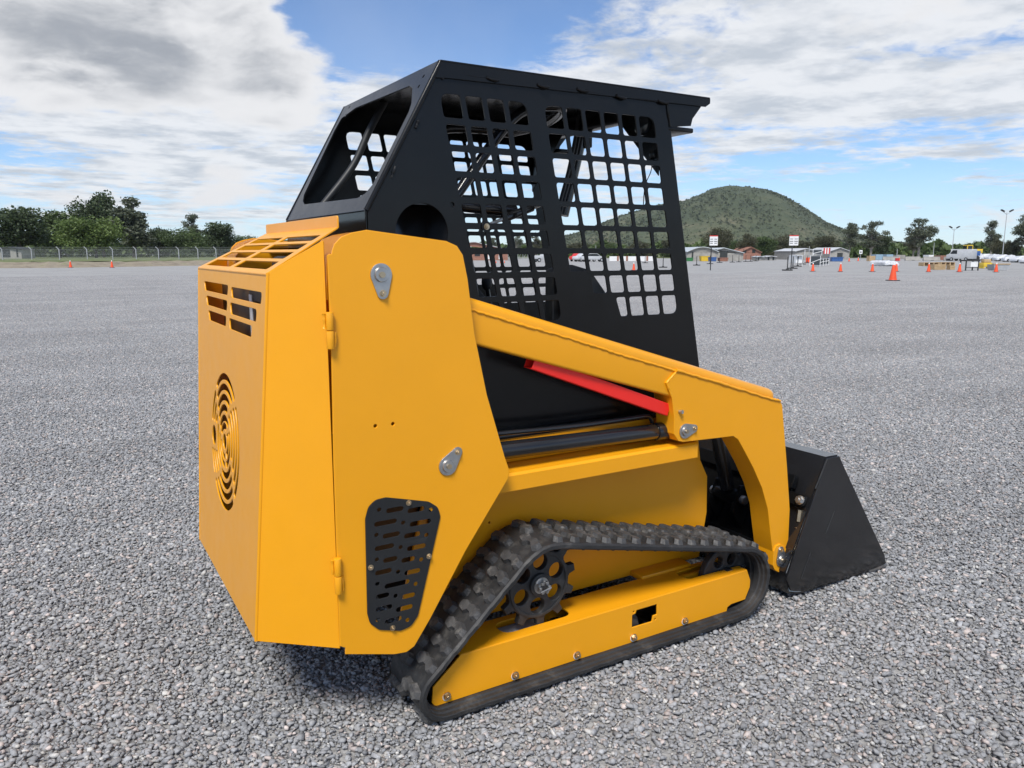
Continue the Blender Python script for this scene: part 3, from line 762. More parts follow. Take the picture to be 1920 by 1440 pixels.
for pa, pb in (((839, 137), (1243, 191)), ((1250, 193), (1257, 238)), ((785, 225), (779, 240)), ((741, 312), (734, 332)), ((836, 138), (829, 149))):
    a, b2 = pY(YR - 0.002, [pa])[0], pY(YR - 0.002, [pb])[0]
    n = 10; tube('weld_seam', [(a[0] + (b2[0] - a[0]) * k / n, YR - 0.002, a[1] + (b2[1] - a[1]) * k / n) for k in range(n + 1)], 0.004, BLACK, CAB, 6, 0.35)
# visor box at the front
vz = pY(YR, [(1251, 193), (1319, 199), (1299, 223), (1296, 236), (1257, 238)])
vz[0] = (vz[0][0], ROOFZ - 0.02); vz[1] = (vz[1][0], ROOFZ - 0.024)
for yy, s in ((YR + 0.001, 1), (YL - 0.001, -1)):
    plate('visor_cheek', vz, [], 0.005, frameY(yy, s), BLACK, CAB, 0.001)
vb = [Vector((x, YR + 0.006, z)) for x, z in vz]
for y0, y1 in ((YR - 0.002, YR + 0.16), (YL - 0.16, YL + 0.002)):
    box('visor_bar', (vz[4][0] - 0.01, y0, vz[4][1] - 0.014), (vz[3][0] + 0.012, y1, vz[4][1] + 0.004), BLACK, CAB, 0.005)
box('front_header', (ft[0] - 0.02, YR + 0.007, ROOFZ - 0.075), (ft[0] + 0.03, YL - 0.007, ROOFZ - 0.007), BLACK, CAB, 0.004)
# front corner gusset plates with round holes (inside the front opening)
for yy, s in ((YR + 0.05, 1), (YL - 0.05, -1)):
    sgn_ = 1 if s > 0 else -1
    X = ft[0] - 0.03
    g = [(0, ROOFZ - 0.02), (0.30, ROOFZ - 0.02), (0.0, 1.735)]
    fx = ((X, YR + 0.006 if s > 0 else YL - 0.006, 0), (0, sgn_, 0), (0, 0, 1), (1, 0, 0))
    plate('corner_gusset', g, [circle(0.095, ROOFZ - 0.10, 0.045, 24)], 0.005, fx, BLACK, CAB, 0.001)
    yc = (YR + 0.101) if s > 0 else (YL - 0.101)
    cyl('work_lamp', (X - 0.012, yc, ROOFZ - 0.10), (X + 0.03, yc, ROOFZ - 0.10), 0.044, GLASSD, CAB, n=24, bev=0.006)
# cross tubes and restraint bar
CT = cyl('cross_tube', (rl[0] + 0.30, YR + 0.006, 1.60), (rl[0] + 0.30, YL - 0.006, 1.60), 0.022, BLACK, CAB)
hoop = bez([(1.17, YL - 0.05, 1.52), (1.24, YL - 0.05, 1.62), (1.36, YL - 0.06, 1.85), (1.46, YL - 0.10, 1.955), (1.62, YL - 0.12, 1.975), (1.80, YL - 0.12, 1.97)], 6)
tube('restraint_bar', hoop, 0.02, GLOSSBLACK, CAB, 12)
hoop2 = bez([(1.17, YR + 0.12, 1.60), (1.40, YR + 0.13, 1.88), (1.52, YR + 0.14, 1.955), (1.66, YR + 0.16, 1.97), (1.80, YR + 0.5, 1.97), (1.80, YL - 0.12, 1.97)], 6)
tube('restraint_bar', hoop2, 0.018, GLOSSBLACK, CAB, 12)
tube('restraint_bar', bez([on('y', 2.95, x_, y_) for x_, y_ in ((722, 190), (692, 246), (668, 300), (645, 335), (606, 384))], 6), 0.014, BLACKM, CAB, 12)
# gas struts
a = Vector((bp[0] + 0.02, YR + 0.03, bp[1] + 0.005)); b2 = Vector((bp[0] + 0.21, YR + 0.05, bp[1] + 0.07))
GS = cyl('gas_strut', a.lerp(b2, 0.35), b2, 0.014, GLOSSBLACK, CAB); cyl('strut_rod', a, a.lerp(b2, 0.36), 0.006, ZINC, GS); cyl('strut_end', b2, b2 + (b2 - a).normalized() * 0.05, 0.009, ZINC, GS)
cyl('grab_tube', (1.10, YR + 0.10, 1.615), (1.42, YR + 0.10, 1.595), 0.021, GLOSSBLACK, CAB)
# hydraulic lines along the far front post
for k in range(3):
    tube('cab_cable', bez([on('y', 2.78 + 0.02 * k, x_ + 6 * k, y_) for x_, y_ in ((1086, 214), (1078, 262), (1066, 320), (1052, 372), (1044, 402))], 5), 0.008, BLACKM, CAB, 8)
tube('cab_post_tube', bez([on('y', 2.86, x_, y_) for x_, y_ in ((1100, 208), (1092, 250), (1076, 320), (1056, 404))], 5), 0.024, GLOSSBLACK, CAB, 12)
mq = on('y', 2.75, 1104, 257)
box('monitor', (mq.x - 0.012, mq.y - 0.012, mq.z - 0.045), (mq.x + 0.012, mq.y + 0.03, mq.z + 0.045), BLACK, CAB, 0.006)
tube('hanging_wire', bez([(2.0, YR + 0.03, 1.86), (1.99, YR + 0.05, 1.83), (1.975, YR + 0.03, 1.76), (1.955, YR + 0.04, 1.70), (1.94, YR + 0.03, 1.62)], 6), 0.0018, BLACK, CAB, 6)
box('wire_plug', (1.978, YR + 0.02, 1.80), (1.998, YR + 0.05, 1.83), BLACK, CAB, 0.004)
# inner side console curve, seat, levers
cons = [(1.535, 0.85), (1.535, 1.395), (1.62, 1.41), (1.70, 1.39), (1.77, 1.31), (1.81, 1.22), (1.83, 1.10), (1.83, 0.85)]
plate('side_console', rpoly(cons, 0.02, 3), [], 0.05, frameY(YR + 0.03), BLACKM, CAB, 0.004)
plate('side_console', rpoly([(x - 0.07, z - 0.06) for x, z in cons], 0.02, 3), [], 0.05, frameY(YL - 0.08), BLACKM, CAB, 0.004)
ST = box('seat', (1.28, 2.42, 1.02), (1.76, 2.96, 1.12), CUSHION, CAB, 0.04, 4)
box('seat_backrest', (1.24, 2.43, 1.10), (1.34, 2.95, 1.44), CUSHION, ST, 0.04, 4, rot=Matrix.Rotation(R(-10), 3, 'Y'))
box('cab_floor', (1.10, YR + 0.007, 0.80), (2.20, YL - 0.007, 0.83), BLACK, CAB, 0.0)
box('rear_shelf', (0.875, YR + 0.16, 1.20), (1.12, YL - 0.007, 1.62), GLOSSBLACK, CAB, 0.01)
box('shelf_top', (0.875, YR + 0.007, 1.60), (1.12, YR + 0.159, 1.62), GLOSSBLACK, CAB, 0.0)
box('shelf_front', (1.113, YR + 0.007, 1.20), (1.119, YR + 0.159, 1.599), GLOSSBLACK, CAB, 0.0)
for x, y in [(1.62, YR + 0.14), (1.66, YL - 0.16)]:
    LV = cyl('control_lever', (x + 0.03, y, 1.12), (x, y, 1.30), 0.010, GLOSSBLACK, CAB)
    bm = bmesh.new(); bmesh.ops.create_uvsphere(bm, u_segments=16, v_segments=10, radius=0.028, matrix=Matrix.Translation((x - 0.003, y, 1.325)) @ Matrix.Diagonal((0.85, 0.85, 1.35, 1)))
    mesh_obj('lever_knob', from_bm(bm, 'lever_knob', 80), CUSHION, LV)

# ---- lower body
YB = 2.25
body_px = [(1240, 840), (1313, 833), (1313, 862), (1326, 893), (1325, 960), (1318, 1003), (1316, 1070)]
bp3 = pY(YB, body_px)
bottom = 0.178
body = [(1.02, 0.80)] + [(bp3[0][0], 0.80)] + [(2.225, 0.80)] + bp3[2:6] + [(2.275, bottom), (0.90, bottom), (0.93, 0.33), (1.0, 0.62)]
tiny = pY(YB, [(918, 980)])[0]
BODY = plate('chassis_side', rpoly(body, 0.004, 2), [circle(*tiny, 0.0045, 10)], 0.010, frameY(YB), YELLOW, LO)
mirror(BODY, YC, LO)
box('chassis_belly', (0.95, YB + 0.012, 0.185), (2.20, 2 * YC - YB - 0.012, 0.195), STEELD, LO, 0.0)
box('chassis_front', (2.20, YB + 0.012, 0.185), (2.21, 2 * YC - YB - 0.012, 0.79), BLACK, LO, 0.0)
# ledge (fender) over the track
YG = 2.085
lp = pY(YG, [(1309, 829), (1304, 858), (935, 888), (930, 922)])
zt, zl = lp[0][1], lp[1][1]
prof = [(YG, zl), (YG, zt - 0.008), (YG + 0.008, zt), (YB, zt + 0.004), (YB, zt - 0.004), (YG + 0.012, zt - 0.006), (YG + 0.006, zl)]
LEDGE = mesh_obj('fender_ledge', prism_mesh('fender_ledge', [(1.10, y, z) for y, z in prof], (lp[0][0] - 1.10, 0, 0)), YELLOW, LO)
mirror(LEDGE, YC, LO)
# channel above the ledge, behind the cylinder
box('body_channel', (1.05, 2.195, zt + 0.004), (2.06, YB - 0.001, 0.838), YELLOW, LO, 0.004)
CH = box('channel_lip', (1.05, 2.190, 0.828), (2.06, YB - 0.002, 0.842), GLOSSBLACK, LO, 0.003)
box('channel_end', (2.0, 2.13, zt + 0.006), (2.03, 2.194, 0.90), YELLOW, LO, 0.003)

# ---- loader arms
YA = 2.075
b0 = pY(YA, [(880, 556)])[0]; b1 = pY(YA, [(1441, 727)])[0]; bb0 = pY(YA, [(890, 626)])[0]; bb1 = pY(YA, [(1257, 744)])[0]
dirv = (Vector(b1) - Vector(b0)).normalized(); nv = Vector((-dirv.y, dirv.x))
hgt = abs((Vector(bb1) - Vector(b1)).dot(nv))
start = Vector(b0) - dirv * 0.30; end = Vector(b1) + dirv * 0.055
def arm_sec(): 
    return rpoly([(YA, -hgt), (YA, 0), (YA + 0.09, 0), (YA + 0.09, -hgt)], [0.010, 0.032, 0.032, 0.010], 5)
bm = bmesh.new(); rings = []
for s, dx in ((start, 1), (end - dirv * 0.03, 1), (end - dirv * 0.010, 0.93), (end, 0.80)):
    ring = []
    for y, h in arm_sec():
        q = s + nv * (h * dx - hgt * (1 - dx) * 0.5); y = YA + 0.045 + (y - YA - 0.045) * dx
        ring.append(bm.verts.new((q.x, y, q.y)))
    rings.append(ring)
n = len(rings[0])
for ra, rb_ in zip(rings[:-1], rings[1:]):
    for k in range(n): bm.faces.new((ra[k], ra[(k + 1) % n], rb_[(k + 1) % n], rb_[k]))
bm.faces.new(rings[0]); bm.faces.new(rings[-1][::-1]); bmesh.ops.recalc_face_normals(bm, faces=bm.faces)
ARM = mesh_obj('loader_arm', from_bm(bm, 'loader_arm', 40), YELLOW, LO)
gus_px = [(1270, 695), (1249, 718), (1260, 746), (1264, 781), (1264, 814), (1272, 827), (1281, 829), (1375, 818), (1384, 824), (1394, 842), (1412, 876), (1429, 915), (1440, 955), (1444, 992), (1449, 1036), (1452, 1055), (1476, 1050), (1478, 1019), (1481, 955), (1476, 876), (1467, 760), (1463, 751), (1446, 748), (1363, 723)]
g3 = pY(YA - 0.008, gus_px)
LEG = plate('arm_leg', g3, [], 0.10, frameY(YA - 0.008), YELLOW, ARM, 0.002)
lug = pY(YA - 0.014, [(1450, 1047), (1449, 1060), (1453, 1069), (1460, 1073), (1468, 1069), (1474, 1058), (1476, 1035), (1473, 1026), (1463, 1020), (1455, 1024), (1451, 1034)])
LUG = plate('arm_lug', lug, [], 0.11, frameY(YA - 0.014), YELLOW, ARM, 0.0015)
fpL = flag_pin((1464, 1049), (1463, 1031), YA - 0.014, ARM, 0.95)
fpM = flag_pin((1284, 808), (1301, 803), YA - 0.008, ARM, 0.9)
rb = pY(YA - 0.008, [(1274, 772)])[0]
cyl('grease_nipple', (rb[0], YA - 0.008, rb[1]), (rb[0] + 0.003, YA - 0.022, rb[1] + 0.001), 0.0075, ZINC, ARM, n=12)
# weld beads
def weld(name, px, Y, r, parent, mat=YELLOW, sub=10):
    P = pY(Y, px); pts = []
    for i in range(len(P) - 1):
        for k in range(sub): 
            s = k / sub; pts.append((P[i][0] * (1 - s) + P[i + 1][0] * s, Y, P[i][1] * (1 - s) + P[i + 1][1] * s + random.uniform(-1, 1) * r * 0.32))
    pts.append((P[-1][0], Y, P[-1][1])); return tube(name, pts, r, mat, parent, 8, 0.22)
weld('weld_bead', [(882, 580), (960, 604), (1060, 632), (1160, 664), (1266, 695)], YA, 0.0045, ARM, sub=22)
weld('weld_bead', [(1268, 694), (1363, 722), (1446, 748), (1463, 752)], YA - 0.008, 0.0055, ARM, sub=16)
weld('weld_bead', [(1270, 695), (1250, 718), (1260, 745)], YA - 0.004, 0.005, ARM, sub=8)
ARM2 = mirror(ARM, YC, LO)
cyl('arm_crossbar', (b1[0] - 0.30, YA + 0.09, b1[1] - 0.16), (b1[0] - 0.30, 2 * YC - YA - 0.09, b1[1] - 0.16), 0.045, YELLOW, LO, n=24) if False else None

# ---- lift cylinder, hose and safety lock
YCY = 2.135
ca = on('y', YCY, 900, 850); cb = on('y', YCY, 1256, 806)
CYL = cyl('lift_cylinder', ca, cb, 0.030, GLOSSBLACK, LO, n=32, bev=0.004)
CYL['label'] = 'glossy black hydraulic lift cylinder under the loader arm'
ce = cb + (cb - ca).normalized() * 0.0
cyl('cylinder_gland', cb - (cb - ca).normalized() * 0.075, cb - (cb - ca).normalized() * 0.002, 0.0335, GLOSSBLACK, CYL, n=32, bev=0.003)
cyl('cylinder_eye', (cb.x + 0.025, YCY - 0.035, cb.z - 0.004), (cb.x + 0.025, YCY + 0.035, cb.z - 0.004), 0.034, BLACK, CYL, n=24)
hp = [on('y', YCY + 0.02, *p) for p in [(905, 818), (934, 813), (1080, 799), (1190, 783), (1211, 780), (1219, 783), (1223, 792)]]
tube('cylinder_pipe', bez(hp, 5), 0.0085, GLOSSBLACK, CYL, 10)
mirror(CYL, YC, LO)
YRB = 2.090
q = pY(YRB, [(1005, 667), (1258, 758), (1254, 780), (996, 692)])
axis = (Vector(q[1]) - Vector(q[0])).normalized(); ht = 0.046
bm = bmesh.new()
def chan(P, ax, L, Y0, wdt, h, tk):
    up2 = Vector((-ax.y, ax.x)); V = []
    sec = [(0, 0), (0, -h), (wdt, -h), (wdt, -h + tk), (tk, -h + tk), (tk, -tk), (wdt - tk, -tk), (wdt - tk, -h * 0.98 + tk), (wdt, -h * 0.98 + tk), (wdt, 0)]
    sec = [(0, -h), (0, 0), (wdt, 0), (wdt, -h)]
    return sec, up2
# square tube, open at the ends
u2 = Vector((-axis.y, axis.x)); P0 = Vector(q[0]); LEN = (Vector(q[1]) - P0).length
outer = rpoly([(0, 0), (0.05, 0), (0.05, -ht), (0, -ht)], 0.004, 2); innr = [(0.004, -0.004), (0.046, -0.004), (0.046, -ht + 0.004), (0.004, -ht + 0.004)]
innr = rpoly(innr, 0.002, 2)
RB = plate('safety_lock_bar', outer, [innr], LEN, ((P0.x, YRB, P0.y), (0, 1, 0), (u2.x, 0, u2.y), (axis.x, 0, axis.y)), RED, LO, 0.0004)
RB['label'] = 'red square tube lift arm lock stowed under the arm'

# ---- undercarriage
YT0, YT1 = 1.985, 2.235
def hull_path(circs, ds=0.01):
    """outline around circles given in order (counter-clockwise seen from -Y with x right, z up)"""
    n = len(circs); segs = []
    tang = []
    for i in range(n):
        (x0, z0, r0), (x1, z1, r1) = circs[i], circs[(i + 1) % n]
        dx, dz = x1 - x0, z1 - z0; L = math.hypot(dx, dz); a = math.atan2(dz, dx); th = math.acos((r0 - r1) / L)
        ang = a - th   # outward normal on the right side (ccw)
        tang.append(ang)
    pts = []
    for i in range(n):
        x0, z0, r0 = circs[i]; a_in = tang[i - 1]; a_out = tang[i]
        while a_out < a_in: a_out += 2 * math.pi
        m = max(2, int((a_out - a_in) * r0 / ds))
        for k in range(m + 1):
            q = a_in + (a_out - a_in) * k / m; pts.append((x0 + r0 * math.cos(q), z0 + r0 * math.sin(q)))
    # resample
    P = np.array(pts + [pts[0]]); d = np.hypot(*(P[1:] - P[:-1]).T); s = np.concatenate([[0], np.cumsum(d)]); Lt = s[-1]
    return P, s, Lt
TH = 0.032
circs = [(0.957, 0.096, 0.058), (2.262, 0.158, 0.120), (1.355, 0.334, 0.143)]
PP, SS, LT = hull_path(circs)
def at_s(s):
    s = s % LT; return np.array([np.interp(s, SS, PP[:, 0]), np.interp(s, SS, PP[:, 1])])
def frame_s(s):
    p = at_s(s); a = at_s(s - 0.004); b = at_s(s + 0.004); t = (b - a) / np.linalg.norm(b - a); return p, t, np.array([t[1], -t[0]])
NS = 260
bm = bmesh.new(); rings = []
prof = [(YT0 + 0.034, 0.0), (YT0 + 0.030, 0.005), (YT0 + 0.018, 0.006), (YT0 + 0.014, 0.011), (YT0 + 0.002, 0.012), (YT0, 0.015), (YT0, TH - 0.006), (YT0 + 0.007, TH), (YT1 - 0.007, TH), (YT1, TH - 0.006), (YT1, 0.005), (YT1 - 0.010, 0.0)]
# grooves moulded in the running surface
gro_ = [(YT1 - 0.06, 0.0), (YT1 - 0.066, 0.004), (YT1 - 0.075, 0.004), (YT1 - 0.08, 0.0), (YT0 + 0.08, 0.0), (YT0 + 0.075, 0.004), (YT0 + 0.066, 0.004), (YT0 + 0.06, 0.0)]
prof = prof + gro_
for i in range(NS):
    p, tt, nn = frame_s(LT * i / NS)
    wob = 0.0016 * math.sin(i * 0.9) + 0.001 * math.sin(i * 2.3)
    rings.append([bm.verts.new((p[0] + nn[0] * h, y + (wob if h > 0.004 and y < YT0 + 0.004 else 0), p[1] + nn[1] * h)) for y, h in prof])
m = len(prof)
for i in range(NS):
    a, b2 = rings[i], rings[(i + 1) % NS]
    for k in range(m): bm.faces.new((a[k], a[(k + 1) % m], b2[(k + 1) % m], b2[k]))
bmesh.ops.recalc_face_normals(bm, faces=bm.faces)
TRACK = mesh_obj('rubber_track', from_bm(bm, 'rubber_track', 30), RUBBER, LO)
TRACK['label'] = 'dusty black rubber crawler track with staggered tread lugs'
# tread lug: arrow-headed block, tapered
def lug_mesh(flip):
    hw = 0.112; s = 1
    base = [(0.0, -0.012), (0.024, -0.026), (0.048, -0.016), (0.074, -0.028), (0.110, -0.010), (hw, 0.020), (0.098, 0.034), (0.074, 0.014), (0.052, 0.014), (0.038, 0.034), (0.008, 0.026), (0.0, 0.014)]
    cx_, cy_ = 0.056, 0.004
    top = [(cx_ + (x - cx_) * 0.86, cy_ + (y - cy_) * 0.70) for x, y in base]
    bm = bmesh.new()
    f = -1 if flip else 1
    base = [(x, y * 0.78) for x, y in base]; top = [(x, y * 0.9) for x, y in top]; a = [bm.verts.new((f * x, y, -0.001)) for x, y in base]; b2 = [bm.verts.new((f * x, y, 0.0165 + 0.0015 * math.sin(x * 90))) for x, y in top]
    n = len(a)
    for k in range(n): bm.faces.new((a[k], a[(k + 1) % n], b2[(k + 1) % n], b2[k]))
    bm.faces.new(b2); bmesh.ops.triangulate(bm, faces=[fc_ for fc_ in bm.faces if len(fc_.verts) > 4])
    bmesh.ops.recalc_face_normals(bm, faces=bm.faces)
    me = from_bm(bm, 'tread_lug'); me.materials.append(LUGM); return me
LUGA, LUGB = lug_mesh(False), lug_mesh(True)
DRV = bpy.data.meshes.new('d'); bm = bmesh.new(); bm_box(bm, (-0.028, -0.008, -0.024), (0.028, 0.008, 0.001), 0.004, 1); DRV = from_bm(bm, 'drive_lug', 40); DRV.materials.append(RUBBER)
def track_lugs(trk, Ya, Yb):
    npitch = 48
    for k in range(npitch):
        for side in (0, 1):
            s = LT * (k + 0.5 * side) / npitch
            p, tt, nn = frame_s(s)
            o = bpy.data.objects.new('tread_lug', LUGA if side == 0 else LUGB); COL.objects.link(o); o.parent = trk
            ymid = (Ya + Yb) / 2
            base_y = ymid + (0.004 if side == 0 else -0.004)
            W = Matrix(((0, tt[0], nn[0], p[0] + nn[0] * TH), (1, 0, 0, base_y), (0, tt[1], nn[1], p[1] + nn[1] * TH), (0, 0, 0, 1)))
            o.matrix_basis = W; o.matrix_parent_inverse = WORLD[LO.name].inverted() @ Matrix.Identity(4) if False else Matrix.Identity(4)
        s = LT * k / npitch; p, tt, nn = frame_s(s)
        o = bpy.data.objects.new('drive_lug', DRV); COL.objects.link(o); o.parent = trk
        o.matrix_basis = Matrix(((0, tt[0], nn[0], p[0]), (1, 0, 0, (Ya + Yb) / 2), (0, tt[1], nn[1], p[1]), (0, 0, 0, 1)))
# rail (track frame): folded sheet with side holes
YS = 2.032
rail_px = [(864, 1229), (812, 1289), (810, 1318), (816, 1325), (1080, 1238), (1362, 1149), (1364, 1139), (1371, 1133), (1397, 1124), (1406, 1101), (1407, 1088), (1401, 1069)]
r3 = pY(YS, rail_px)
ztop = (r3[0][1] + r3[-1][1]) / 2
r3[0] = (r3[0][0], ztop); r3[-1] = (r3[-1][0], ztop)
Z8 = lambda x, y: (1080 + x / 4.571, 960 + y / 4.571)
sq = pY(YS, [Z8(*p) for p in [(483, 885), (512, 870), (520, 842), (695, 790), (695, 878), (662, 890), (652, 940), (480, 992)]])
tin = [circle(*pY(YS, [Z8(*p)])[0], 0.004, 10) for p in [(496, 856), (680, 918)]]
RAIL = plate('track_frame', r3, [sq] + tin, 0.006, frameY(YS), YELLOW, LO, 0.0015)
# top sheet with slots
xa, xb = r3[0][0], r3[-1][0]
YS1 = 2.19
def zslot(x0, x1, y0, y1, r): return rpoly([(x0, y0), (x1, y0), (x1, y1), (x0, y1)], r, 6)
s1 = zslot(1.215, 1.495, YS + 0.045, YS1 - 0.03, 0.045); s2 = zslot(2.06, xb + 0.05, YS + 0.05, YS1 - 0.03, 0.03)
top_out = [(xa, YS + 0.002), (xb, YS + 0.002), (xb, YS + 0.048), (2.06, YS + 0.055), (2.05, YS + 0.09), (2.06, YS + 0.13), (xb, YS + 0.135), (xb, YS1), (xa - 0.02, YS1)]
TOP = plate('frame_top', rpoly(top_out, [0.002, 0.004, 0.004, 0.02, 0.02, 0.02, 0.004, 0.004, 0.004], 3), [s1], 0.006, ((0, 0, ztop + 0.002), (1, 0, 0), (0, 1, 0), (0, 0, -1)), YELLOW, RAIL, 0.001)
tube('fold_edge', [(xa + (xb - xa) * k / 12, YS + 0.0065, ztop - 0.0045) for k in range(13)], 0.0065, YELLOW, RAIL, 12)
plate('frame_inner', [(xa, ztop - 0.004), (xb, ztop - 0.004), (xb, 0.06), (xa, 0.06)], [], 0.006, frameY(YS1 - 0.006), YELLOW, RAIL, 0.001)
box('tension_tank', (1.17, YS + 0.06, 0.09), (1.40, YS1 - 0.02, ztop - 0.02), GREYTANK, RAIL, 0.01)
for x, y in [(837, 1304), (965, 1265), (1081, 1227), (1187, 1194), (1283, 1163)]:
    c = pY(YS, [(x, y)])[0]
    plate('bolt_tab', circle(c[0], c[1] - 0.003, 0.0145, 16), [], 0.002, frameY(YS - 0.001, -1), WHITEP, RAIL, 0.0004)
    bolt((c[0], YS - 0.003, c[1]), (0, -1, 0), RAIL, 1.25)
    RO_ = cyl('track_roller', (c[0], YS + 0.03, 0.087), (c[0], YS1 - 0.01, 0.087), 0.052, CAST, RAIL, n=28, bev=0.006)
    cyl('roller_flange', (c[0], YS + 0.012, 0.087), (c[0], YS + 0.03, 0.087), 0.036, CAST, RO_, n=24)
# sprocket
sc_ = (1.355, 0.334); YSP = (YT0 + YT1) / 2 - 0.03
teeth = []
NTO = 11
for k in range(NTO):
    a0 = 2 * math.pi * k / NTO + 0.2
    for da, r in ((-0.20, 0.122), (-0.13, 0.128), (-0.085, 0.152), (0.085, 0.152), (0.13, 0.128), (0.20, 0.122)):
        teeth.append((sc_[0] + r * math.cos(a0 + da), sc_[1] + r * math.sin(a0 + da)))
hl = [circle(sc_[0] + 0.078 * math.cos(2 * math.pi * k / 6 + 0.45), sc_[1] + 0.078 * math.sin(2 * math.pi * k / 6 + 0.45), 0.0285, 20) for k in range(6)]
SPR = plate('drive_sprocket', teeth, hl, 0.026, frameY(YSP), CAST, LO, 0.003)
rim = circle(*sc_, 0.118, 40)
plate('sprocket_rim', rim, [circle(*sc_, 0.108, 40)], 0.006, frameY(YSP - 0.005), CAST, SPR, 0.001)
cyl('hub', (sc_[0], YSP - 0.012, sc_[1]), (sc_[0], YSP + 0.16, sc_[1]), 0.040, CAST, SPR, n=28, bev=0.003)
cyl('hub_washer', (sc_[0], YSP - 0.016, sc_[1]), (sc_[0], YSP - 0.012, sc_[1]), 0.029, ZINC, SPR, n=24)
# castle nut with split pin
bm = bmesh.new(); bm_cyl(bm, (sc_[0], YSP - 0.016, sc_[1]), (sc_[0], YSP - 0.030, sc_[1]), 0.024, n=6)
for k in range(6):
    a0 = 2 * math.pi * k / 6; bm_box(bm, (sc_[0] + 0.018 * math.cos(a0) - 0.005, YSP - 0.040, sc_[1] + 0.018 * math.sin(a0) - 0.005), (sc_[0] + 0.018 * math.cos(a0) + 0.005, YSP - 0.029, sc_[1] + 0.018 * math.sin(a0) + 0.005), 0.001, 1)
mesh_obj('castle_nut', from_bm(bm, 'castle_nut', 35), ZINC, SPR)
cyl('axle_end', (sc_[0], YSP - 0.016, sc_[1]), (sc_[0], YSP - 0.033, sc_[1]), 0.012, STEELD, SPR, n=16)
tube('split_pin', [(sc_[0] - 0.022, YSP - 0.042, sc_[1] - 0.010), (sc_[0] + 0.022, YSP - 0.042, sc_[1] - 0.002), (sc_[0] + 0.004, YSP - 0.044, sc_[1] - 0.018)], 0.0025, ZINC, SPR, 8)
# front idler
ic = (2.262, 0.158)
IDL = plate('front_idler', circle(*ic, 0.122, 40), [circle(ic[0] + 0.072 * math.cos(2 * math.pi * k / 6), ic[1] + 0.072 * math.sin(2 * math.pi * k / 6), 0.024, 18) for k in range(6)], 0.03, frameY(YSP + 0.01), CAST, LO, 0.005)
cyl('hub', (ic[0], YSP - 0.02, ic[1]), (ic[0], YSP + 0.07, ic[1]), 0.036, CAST, IDL, n=24)
box('idler_yoke', (1.98, YSP + 0.045, 0.13), (2.27, YSP + 0.07, 0.18), YELLOW, RAIL, 0.004)
# inboard mount plates between rail and body
box('frame_mount', (1.90, YS1 - 0.012, 0.178), (2.16, YB + 0.002, 0.200), YELLOW, LO, 0.004)
box('frame_mount', (1.02, YS1 - 0.012, 0.178), (1.16, YB + 0.002, 0.200), YELLOW, LO, 0.004)
for o in (TRACK, RAIL, SPR, IDL): mirror(o, YC, LO)
TR2 = [c for c in LO.children if c.name.startswith('rubber_track') and c != TRACK][0]
track_lugs(TRACK, YT0, YT1); track_lugs(TR2, 2 * YC - YT1, 2 * YC - YT0)

# ---- bucket and attachment plate
YK = 2.02; YK2 = 2 * YC - YK
bk = pY(YK, [(1551, 860), (1574, 855), (1580, 869), (1659, 1041), (1661, 1057)])
back_bot = pY(YK, [(1476, 1083)])[0]
tipb = (bk[4][0], 0.014)
side_p = [bk[0], bk[1], bk[2], bk[3], (bk[4][0], max(0.012, bk[4][1])), (bk[4][0] - 0.08, 0.014), (back_bot[0] + 0.10, 0.022), (back_bot[0] + 0.03, 0.040), back_bot]
BUCK = bpy.data.objects.new('bucket', None); COL.objects.link(BUCK); BUCK.parent = LO; WORLD['bucket'] = WORLD[LO.name].copy()
BS = plate('bucket_side', rpoly(side_p, [0.002, 0.004, 0.01, 0.01, 0.004, 0.004, 0.01, 0.01, 0.01], 2), [], 0.010, frameY(YK), GLOSSBLACK, BUCK, 0.0015)
mirror(BS, YC, BUCK)
def sheet(name, prof2, Y0, Y1, tk, mat, parent):
    """bent sheet: profile in x,z extruded along Y"""
    bm = bmesh.new(); a = [bm.verts.new((x, Y0, z)) for x, z in prof2]; b2 = [bm.verts.new((x, Y1, z)) for x, z in prof2]
    for i in range(len(prof2) - 1): bm.faces.new((a[i], a[i + 1], b2[i + 1], b2[i]))
    bmesh.ops.recalc_face_normals(bm, faces=bm.faces); bmesh.ops.solidify(bm, geom=bm.faces[:], thickness=tk)
    bmesh.ops.recalc_face_normals(bm, faces=bm.faces)
    return mesh_obj(name, from_bm(bm, name, 30), mat, parent)
sheet('bucket_shell', [(bk[1][0], bk[1][1] - 0.004), (bk[0][0] + 0.006, bk[0][1] - 0.002), (back_bot[0] + 0.004, back_bot[1] + 0.02), (back_bot[0] + 0.03, 0.034), (back_bot[0] + 0.10, 0.016), (bk[4][0] - 0.09, 0.010)], YK + 0.010, YK2 - 0.010, 0.008, GLOSSBLACK, BUCK)
sheet('cutting_edge', [(bk[4][0] - 0.12, 0.004), (bk[4][0] + 0.01, 0.002)], YK + 0.002, YK2 - 0.002, 0.014, EDGE, BUCK)
weld('weld_seam', [(1565, 957), (1548, 1000)], YK - 0.0005, 0.0022, BUCK, BLACKM, 8)
weld('weld_seam', [(1520, 1035), (1502, 1085)], YK - 0.0005, 0.0022, BUCK, BLACKM, 8)
weld('weld_seam', [(1551, 861), (1529, 916)], YK + 0.001, 0.003, BUCK, BLACKM, 8)
